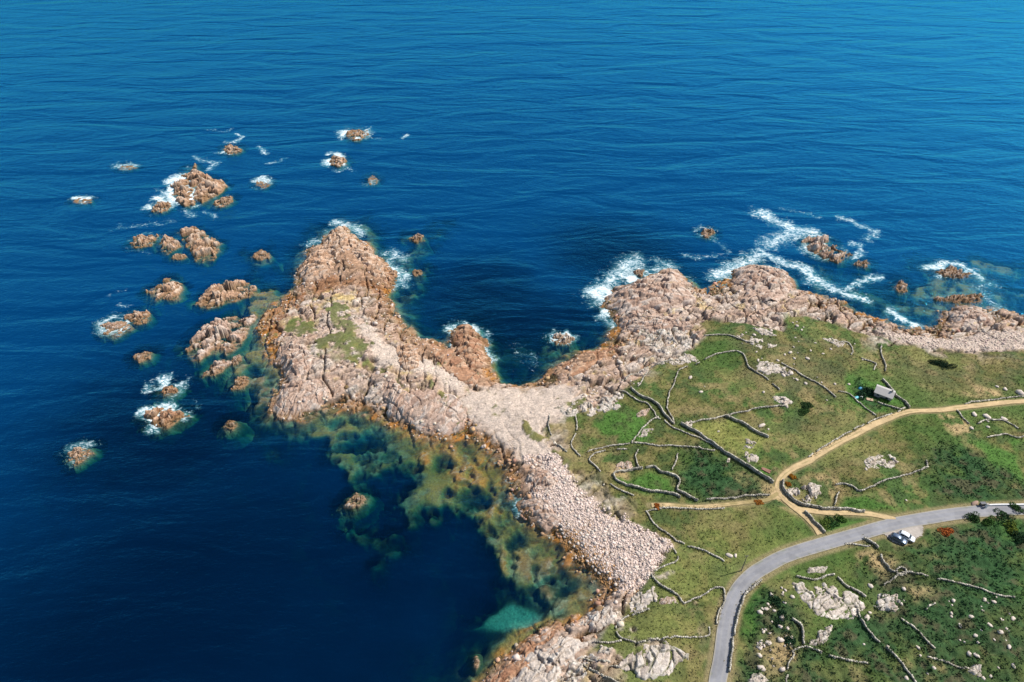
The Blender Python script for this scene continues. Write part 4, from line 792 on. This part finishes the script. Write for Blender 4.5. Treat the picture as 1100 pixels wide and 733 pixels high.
SH = [(1046,557,2.2,1.6,(.03,.07,.02),'dark green bush beside the lane opposite the white kerb'),(1062,561,2.0,1.5,(.045,.10,.02),'bright green bush under the lane at the right edge'),(1078,556,2.4,1.5,(.03,.07,.022),'dark bush touching the lane near the right edge'),(1092,549,2.2,1.6,(.035,.08,.022),'dark bush overhanging the lane at the right edge'),(1086,568,2.6,1.5,(.11,.14,.02),'yellow green bush near the right edge below the lane'),(1095,580,2.4,1.8,(.016,.045,.018),'dark bush under the yellow green one at the right edge'),
 (933,421,2.0,1.6,(.016,.045,.022),'dark bush shading the left end of the hut'),(926,424,1.4,1.2,(.016,.045,.022),'small dark bush between the hut and the blue cover'),(951,431,1.6,1.2,(.05,.12,.02),'green bush in front of the hut'),(846,520,.7,.6,(.32,.14,.02),'orange bush inside the curved wall at the track bend, lower'),(850,513,.7,.6,(.36,.17,.02),'orange bush beside the dirt track, upper'),
 (706,544,.8,.4,(.36,.12,.02),'rusty low shrub at the left end of the footpath'),(816,540,.9,.4,(.34,.15,.03),'rusty low shrub beside the footpath near the junction'),(886,563,1.5,1.0,(.10,.15,.03),'yellow green bush in the triangle between tracks and lane'),(893,560,1.6,1.1,(.03,.08,.02),'dark green bush in the triangle between tracks and lane'),(903,557,1.4,.9,(.05,.11,.02),'mid green bush at the upper part of the track triangle'),
 (834,648,1.2,1.0,(.018,.05,.02),'dark bush among rocks right of the roadside wall, upper'),(838,662,1.4,1.0,(.016,.045,.02),'dark bush among rocks right of the roadside wall, lower'),(866,437,1.8,1.0,(.03,.065,.02),'low green thicket in the stony pasture'),(862,444,1.6,.9,(.035,.075,.02),'low green thicket below the other in the stony pasture'),(848,690,1.8,1.2,(.014,.04,.018),'dark bush by the short curved wall in the lower scrub')]
for px, py, w, h, c, l in SH: shrub(px, py, w, h, c, l, n=700, group='bushes around the lane and gardens')
# ground cover: bracken fronds and grass tussocks (nobody could count them)
def cover(name, n, prob, size, h, cf, label, cat):
    x, y = place(n, (20, 218, 70, 250), prob)
    if name == 'rough_grass':                       # rank growth along the wall feet
        W_ = np.repeat(np.concatenate(WPTS), 3, 0)+rng.normal(0, .42, (sum(map(len, WPTS))*3, 2)); x = np.concatenate([x, W_[:, 0]]); y = np.concatenate([y, W_[:, 1]]); g_ = GRASS(x, y) > .5; x, y = x[g_], y[g_]
    k = len(x); z = HT(x, y)
    m_ = 4; p = np.repeat(np.stack([x, y, z], -1), m_, 0)+rng.normal(0, 1, (k*m_, 3))*np.array([size*.6, size*.6, 0]); p[:, 2] += rng.uniform(.05, h, k*m_)
    nn = k*m_; a = rng.normal(0, 1, (nn, 3)); a[:, 2] = np.abs(a[:, 2])*.5+.1; a /= np.linalg.norm(a, axis=1)[:, None]; b = np.cross(a, rng.normal(0, 1, (nn, 3))); b /= np.linalg.norm(b, axis=1)[:, None]; s = size*rng.uniform(.5, 1.2, (nn, 1))
    V = np.stack([p-a*s, p+b*s*.5, p+a*s, p-b*s*.5], 1).reshape(-1, 3); c = np.repeat(cf(x, y), m_*4, 0)*np.repeat(rng.uniform(.65, 1.35, (nn, 1)), 4, 0)
    tag(mesh(name, V, np.arange(4*nn).reshape(-1, 4), M_LEAF, c), label, cat, kind='stuff')
gcol = lambda x, y: np.stack([g(x, y) for g in COLG], -1)
cover('bracken', 60000, lambda x, y: (BRK(x, y) > .4)*(FLAT(x, y) < .1)*.55, .34, .75, lambda x, y: gcol(x, y)*.72+np.array([.003, .013, .003]), 'dense dark green bracken over the low ground beside the lane', 'bracken')
cover('rough_grass', 90000, lambda x, y: (GRASS(x, y) > .6)*(FLAT(x, y) < .05)*(BRK(x, y) < .5)*.5, .20, .32, lambda x, y: gcol(x, y)*1.05, 'rough olive and brown grass tussocks over the fields', 'grass')

# ------------------------------------------------------------------ generic boxes for built things
def box_bm(bm, c, s, rz=0, taper=1.0, bev=0.0):
    r = bmesh.ops.create_cube(bm, size=1)
    for v in r['verts']:
        k = taper if v.co.z > 0 else 1; p = Vector((v.co.x*s[0]*k, v.co.y*s[1]*k, v.co.z*s[2])); ca, sa = math.cos(rz), math.sin(rz)
        v.co = Vector((p.x*ca-p.y*sa+c[0], p.x*sa+p.y*ca+c[1], p.z+c[2]))
    if bev: bmesh.ops.bevel(bm, geom=[e for e in bm.edges if all(v in r['verts'] for v in e.verts)], offset=bev, segments=2, affect='EDGES')
def link_bm(name, bm, m, parent, smooth=False):
    bmesh.ops.recalc_face_normals(bm, faces=bm.faces); me = bpy.data.meshes.new(name); bm.to_mesh(me); bm.free()
    if smooth:
        for p in me.polygons: p.use_smooth = True
    me.materials.append(m); o = bpy.data.objects.new(name, me); COL.objects.link(o); o.parent = parent; return o
# hut: stone walls under a pale gable roof
M_HUTW = plain('hut_stone', (.34, .31, .28), .95); M_ROOF = plain('fibre_roof', (.40, .38, .36), .9); M_DOOR = plain('blue_grey_paint', (.20, .26, .36), .6); M_DARKW = plain('dark_glass', (.02, .025, .03), .1)
def hut(px, py, rz):
    x, y = at(px, py); z = float(HB(x, y))-.1; o = tag(empty('stone_hut', (x, y, z), rz), 'small stone hut with a pale grey gable roof in the walled garden', 'hut'); Lh, W, H, RH = 2.6, 2.0, 1.8, 1.0
    bm = bmesh.new(); a = [bm.verts.new(p) for p in [(-Lh,-W,0),(Lh,-W,0),(Lh,W,0),(-Lh,W,0),(-Lh,-W,H),(Lh,-W,H),(Lh,W,H),(-Lh,W,H),(-Lh,0,H+RH),(Lh,0,H+RH)]]
    for f in [(0,1,5,4),(2,3,7,6),(1,2,6,9,5),(3,0,4,8,7),(4,5,9,8),(6,7,8,9),(3,2,1,0)]: bm.faces.new([a[i] for i in f])
    link_bm('wall', bm, M_HUTW, o)
    bm = bmesh.new(); e = .3; up = .12
    for sgn in (-1, 1):
        pr = [(sgn*(W+e), H-RH*e/W+.05), (0, H+RH+.05), (0, H+RH+.05+up), (sgn*(W+e), H-RH*e/W+.05+up)]
        v0 = [bm.verts.new((-Lh-e, p[0], p[1])) for p in pr]; v1 = [bm.verts.new((Lh+e, p[0], p[1])) for p in pr]
        bm.faces.new(v0); bm.faces.new(v1[::-1])
        for i in range(4): bm.faces.new((v0[i], v1[i], v1[(i+1) % 4], v0[(i+1) % 4]))
    rf = link_bm('roof', bm, M_ROOF, o)
    bm = bmesh.new(); box_bm(bm, (Lh-.7, 0, H+RH+.45), (.5, .6, .9), bev=.03); link_bm('chimney', bm, M_HUTW, rf)
    bm = bmesh.new(); box_bm(bm, (-Lh-.03, -.3, .95), (.07, .95, 1.9), bev=.01); d = link_bm('door', bm, M_DOOR, o)
    bm = bmesh.new(); box_bm(bm, (-Lh-.09, .05, .95), (.06, .05, .14)); link_bm('handle', bm, M_DARKW, d)
    for u in (-1.5, 1.2):
        bm = bmesh.new(); box_bm(bm, (u, -W-.02, 1.15), (.8, .05, .7), bev=.01); w_ = link_bm('window', bm, M_DOOR, o)
        bm = bmesh.new(); box_bm(bm, (u, -W-.05, 1.15), (.66, .03, .56)); link_bm('pane', bm, M_DARKW, w_)
    return o
hut(948.5, 425, R(-34))
# garden clutter
M_BLUE = plain('blue_tarpaulin', (.04, .24, .38), .6); M_TEAL = plain('turquoise_plastic', (.10, .42, .50), .45); M_WHT = plain('white_plastic', (.75, .76, .74), .5); M_PEACH = plain('weathered_timber', (.48, .33, .22), .8)
def heap(name, px, py, s, h, m, label, cat):
    x, y = at(px, py); v, f = ico(2, int(px*7+py), 1.0, .12); v = v*np.array([s[0], s[1], h], np.float32); v[:, 2] = np.maximum(v[:, 2], -.1)
    o = mesh(name, v, f, m); o.location = (x, y, float(HT(x, y))+.02); o.rotation_euler = (0, 0, .5); return tag(o, label, cat)
heap('tarpaulin_heap', 924, 418.5, (.95, .7), .6, M_BLUE, 'heap under a bright blue tarpaulin left of the hut', 'tarpaulin')
heap('tarpaulin_heap', 920, 427, (1.1, .6), .5, M_TEAL, 'pale turquoise covered heap at the garden corner', 'tarpaulin')
heap('tarpaulin_heap', 925.5, 427, (.7, .6), .6, M_WHT, 'white covered heap beside the turquoise one', 'tarpaulin')
x, y = at(934, 429.5); o = tag(empty('timber_stack', (x, y, float(HT(x, y))), -.3), 'stack of weathered timber boards in front of the dark bush', 'timber')
for k in range(6):
    bm = bmesh.new(); box_bm(bm, ((k % 2)*.1, (k % 3-1)*.38, .1+.14*(k//3)), (2.0, .34, .11), bev=.01); link_bm('board', bm, M_PEACH, o)
x, y = at(822, 506); o = tag(empty('timber_stack', (x, y, float(HT(x, y))), -.6), 'reddish pile of boards against the long wall by the track', 'timber')
M_RED = plain('red_brown_timber', (.26, .13, .09), .85)
for k in range(6):
    bm = bmesh.new(); box_bm(bm, ((k % 2)*.3, (k % 3-1)*.4, .1+.16*(k//3)), (2.4, .36, .13), rz=.08*(k % 3-1), bev=.01); link_bm('board', bm, M_RED, o)
# utility pole by the lane bend
M_POLE = plain('grey_wood', (.16, .14, .12), .9)
x, y = at(796.5, 613); z = float(HT(x, y)); o = tag(empty('utility_pole', (x, y, z)), 'slim weathered wooden pole standing in the turf left of the lane bend', 'pole')
bm = bmesh.new(); bmesh.ops.create_cone(bm, cap_ends=True, segments=10, radius1=.14, radius2=.09, depth=7); bmesh.ops.translate(bm, verts=bm.verts, vec=(0, 0, 3.3)); link_bm('post', bm, M_POLE, o)
bm = bmesh.new(); box_bm(bm, (0, .12, 6.4), (.9, .08, .1)); ca_ = link_bm('crossarm', bm, M_POLE, o)
for u in (-.38, .38):
    bm = bmesh.new(); bmesh.ops.create_cone(bm, cap_ends=True, segments=8, radius1=.05, radius2=.03, depth=.16); bmesh.ops.translate(bm, verts=bm.verts, vec=(u, .12, 6.53)); link_bm('insulator', bm, M_WHT, ca_)
# white kerb wall with end pillar at the right of the lane
M_WWALL = plain('white_render', (.74, .73, .71), .8)
P = resample(atp([(1060,543.5),(1075,543),(1100,543),(1140,542),(1200,540)]), .8); org = P[0]
bm = bmesh.new(); prev = None
for i, q in enumerate(P):
    t = P[min(i+1, len(P)-1)]-P[max(i-1, 0)]; t = t/np.linalg.norm(t); n_ = np.array([-t[1], t[0]])*.16; z = float(HB(*q))
    ring = [bm.verts.new((*(q-org+sg*n_), z+dz)) for sg, dz in ((-1, -.2), (-1, .5), (1, .5), (1, -.2))]
    if prev:
        for k in range(3): bm.faces.new((prev[k], ring[k], ring[k+1], prev[k+1]))
    else: bm.faces.new(ring[::-1])
    prev = ring
bm.faces.new(prev); o = link_bm('kerb_wall', bm, M_WWALL, None); o.location = (*org, 0); tag(o, 'long white rendered kerb wall along the far side of the lane', 'kerb wall')
x, y = at(1058.5, 545.5); z = float(HB(x, y)); o = tag(empty('gate_pillar', (x, y, z)), 'pale square pillar at the left end of the white kerb wall', 'pillar')
bm = bmesh.new(); box_bm(bm, (0, 0, .7), (.5, .5, 1.6), bev=.03); link_bm('shaft', bm, M_WWALL, o); bm = bmesh.new(); box_bm(bm, (0, 0, 1.56), (.66, .66, .14), bev=.03); link_bm('cap', bm, M_HUTW, o)
M_SHADOW = plain('shadow_dark', (.05, .06, .06), .6)  # dark panels built in place of the dark shadow beside the pillar
x, y = at(1054.5, 543.5); z = float(HB(x, y)); o = tag(empty('shadow_shape', (x, y, z), .05), 'small dark shape standing in for a shadow beside the pale pillar', 'dark shape')
o.scale = (.65, .65, .65); bm = bmesh.new(); box_bm(bm, (0, .6, .85), (2.0, .12, 1.7)); link_bm('back_panel', bm, M_SHADOW, o)
for u in (-1, 1):
    bm = bmesh.new(); box_bm(bm, (u, .1, .8), (.1, .9, 1.6)); link_bm('side_panel', bm, M_SHADOW, o)
bm = bmesh.new(); box_bm(bm, (0, .1, 1.78), (2.3, 1.3, .1)); link_bm('roof', bm, plain('shadow_top', (.13, .13, .14), .8), o)
heap('rubble_heap', 1047, 541, (1.5, .7), .6, plain('red_earth', (.30, .20, .15), .95), 'low rubble heap left of the dark shape on the lane', 'rubble')

# ------------------------------------------------------------------ parked cars
M_TYRE = plain('tyre_rubber', (.02, .02, .02), .9); M_RIM = plain('alloy_rim', (.5, .5, .52), .35, .8); M_GLASS = plain('car_glass', (.012, .02, .03), .06, 0, .6); M_LAMP = plain('lamp_lens', (.75, .76, .78), .15); M_TAIL = plain('tail_lens', (.35, .01, .01), .25); M_TRIM = plain('black_trim', (.03, .03, .03), .6); M_PLATE = plain('plate_white', (.7, .7, .68), .5)
# stations along the car: x, half width, sill z, belt z, roof z (or bonnet), roof half width
STN = [(-2.02,.70,.42,.72,.76,.62),(-1.95,.80,.28,.86,.92,.70),(-1.80,.84,.24,.90,1.18,.62),(-1.55,.86,.22,.92,1.40,.60),(-.9,.87,.20,.92,1.48,.62),(-.1,.87,.20,.91,1.47,.62),(.45,.86,.20,.90,1.32,.62),(.95,.86,.20,.88,.98,.68),(1.05,.86,.21,.86,.92,.74),(1.6,.84,.23,.80,.84,.70),(1.95,.76,.28,.70,.73,.60),(2.06,.66,.38,.58,.61,.50)]
def car(px, py, rz, paint, label, glass):
    x, y = at(px, py); z = float(HB(x, y))+.04; o = tag(empty('parked_car', (x, y, z), rz), label, 'car', 'cars parked in the lay-by')
    bm = bmesh.new(); rings = []
    for (sx, hw, z0, zb, zr, rw) in STN:
        pts = [(-hw*.9, z0), (hw*.9, z0), (hw, (z0+zb)/2), (hw*.97, zb), (rw, zr-.02), (rw*.6, zr+.02), (-rw*.6, zr+.02), (-rw, zr-.02), (-hw*.97, zb), (-hw, (z0+zb)/2)]
        rings.append([bm.verts.new((sx, p[0], p[1])) for p in pts])
    for a, b in zip(rings[:-1], rings[1:]):
        for i in range(10): bm.faces.new((a[i], a[(i+1) % 10], b[(i+1) % 10], b[i]))
    bm.faces.new(rings[0][::-1]); bm.faces.new(rings[-1]); body = link_bm('body', bm, paint, o, True)
    def quad(nm, p4, m, off):
        c = Vector((0, 0, .8)); bm = bmesh.new(); vs = [Vector(p) for p in p4]; nrm = (vs[1]-vs[0]).cross(vs[3]-vs[0]).normalized()
        if nrm.dot(sum(vs, Vector())/4-c) < 0: nrm = -nrm
        f0 = [bm.verts.new(v+nrm*off) for v in vs]; f1 = [bm.verts.new(v-nrm*.02) for v in vs]; bm.faces.new(f0); bm.faces.new(f1[::-1])
        for i in range(4): bm.faces.new((f0[i], f1[i], f1[(i+1) % 4], f0[(i+1) % 4]))
        return link_bm(nm, bm, m, o)
    quad('windscreen', [(.50,-.58,1.31),(.50,.58,1.31),(.99,.66,.97),(.99,-.66,.97)], glass, .035); quad('rear_window', [(-1.57,-.55,1.38),(-1.57,.55,1.38),(-1.83,.58,1.12),(-1.83,-.58,1.12)], glass, .04)
    for sg in (-1, 1):
        quad('side_window', [(.42,sg*.665,1.28),(-.45,sg*.655,1.42),(-.45,sg*.835,.96),(.85,sg*.835,.94)], glass, .03); quad('side_window', [(-.53,sg*.655,1.42),(-1.42,sg*.64,1.36),(-1.55,sg*.83,.98),(-.53,sg*.84,.97)], glass, .03)
        bm = bmesh.new(); box_bm(bm, (.72, sg*.98, .98), (.16, .20, .14), bev=.03); link_bm('mirror', bm, paint, o)
        bm = bmesh.new(); box_bm(bm, (1.94, sg*.56, .62), (.16, .26, .13), bev=.03); link_bm('headlight', bm, M_LAMP, o)
        bm = bmesh.new(); box_bm(bm, (-1.94, sg*.66, .82), (.12, .18, .22), bev=.02); link_bm('tail_light', bm, M_TAIL, o)
        bm = bmesh.new(); box_bm(bm, (-.35, sg*.90, .84), (.14, .03, .03)); link_bm('door_handle', bm, M_TRIM, o)
        for sx in (-1.25, 1.28):
            bm = bmesh.new(); bmesh.ops.create_cone(bm, cap_ends=True, segments=20, radius1=.31, radius2=.31, depth=.2); bmesh.ops.rotate(bm, verts=bm.verts, cent=(0, 0, 0), matrix=__import__('mathutils').Matrix.Rotation(R(90), 3, 'X')); bmesh.ops.translate(bm, verts=bm.verts, vec=(sx, sg*.79, .31)); t = link_bm('wheel', bm, M_TYRE, o)
            bm = bmesh.new(); bmesh.ops.create_cone(bm, cap_ends=True, segments=16, radius1=.2, radius2=.2, depth=.03); bmesh.ops.rotate(bm, verts=bm.verts, cent=(0, 0, 0), matrix=__import__('mathutils').Matrix.Rotation(R(90), 3, 'X')); bmesh.ops.translate(bm, verts=bm.verts, vec=(sx, sg*.90, .31)); link_bm('rim', bm, M_RIM, t)
    for sx, nm in ((2.06, 'front_bumper'), (-2.03, 'rear_bumper')):
        bm = bmesh.new(); box_bm(bm, (sx, 0, .42), (.12, 1.3, .16), bev=.04); b_ = link_bm(nm, bm, M_TRIM, o); bm = bmesh.new(); box_bm(bm, (sx+math.copysign(.07, sx), 0, .46), (.02, .5, .11)); link_bm('number_plate', bm, M_PLATE, b_)
ca = math.atan2(at(976, 584)[1]-at(960, 576)[1], at(976, 584)[0]-at(960, 576)[0])
car(964.5, 580.5, ca, plain('slate_blue_paint', (.10, .14, .20), .25, .4, .5, 1.), 'dark blue grey hatchback in the lay-by, left of the white car', M_GLASS)
car(973.0, 578.0, ca, plain('white_paint', (.72, .74, .76), .25, 0, .5, 1.), 'white hatchback in the lay-by, right of the dark car', M_GLASS)

# ------------------------------------------------------------------ light, sky, camera
AZ, EL = R(74), R(49)                               # sun to the right and a little ahead
sv = Vector((math.sin(AZ)*math.cos(EL), math.cos(AZ)*math.cos(EL), math.sin(EL)))
sl = bpy.data.lights.new('sun', 'SUN'); sl.energy = 4.6; sl.angle = R(.5); sl.color = (1, .95, .87); so = bpy.data.objects.new('sun', sl); COL.objects.link(so); so.rotation_euler = (-sv).to_track_quat('-Z', 'Y').to_euler(); so.location = sv*500
w = bpy.data.worlds.new('World'); S.world = w; w.use_nodes = True; nt = w.node_tree; sky = nt.nodes.new('ShaderNodeTexSky'); sky.sky_type = 'NISHITA'; sky.sun_disc = False; sky.sun_elevation = EL; sky.sun_rotation = AZ; sky.altitude = 100
bg = nt.nodes['Background']; bg.inputs['Strength'].default_value = .10; nt.links.new(sky.outputs[0], bg.inputs['Color'])
cd = bpy.data.cameras.new('camera'); cd.sensor_width = 36; cd.lens = 36*FPX/1100; cd.clip_end = 30000; cd.clip_start = 1; co = bpy.data.objects.new('camera', cd); COL.objects.link(co); co.location = (0, 0, CAM_H); co.rotation_euler = (R(90)-PITCH, 0, 0); S.camera = co
S.view_settings.view_transform = 'Standard'; S.view_settings.look = 'None'; S.view_settings.exposure = 0.4; S.view_settings.gamma = 1
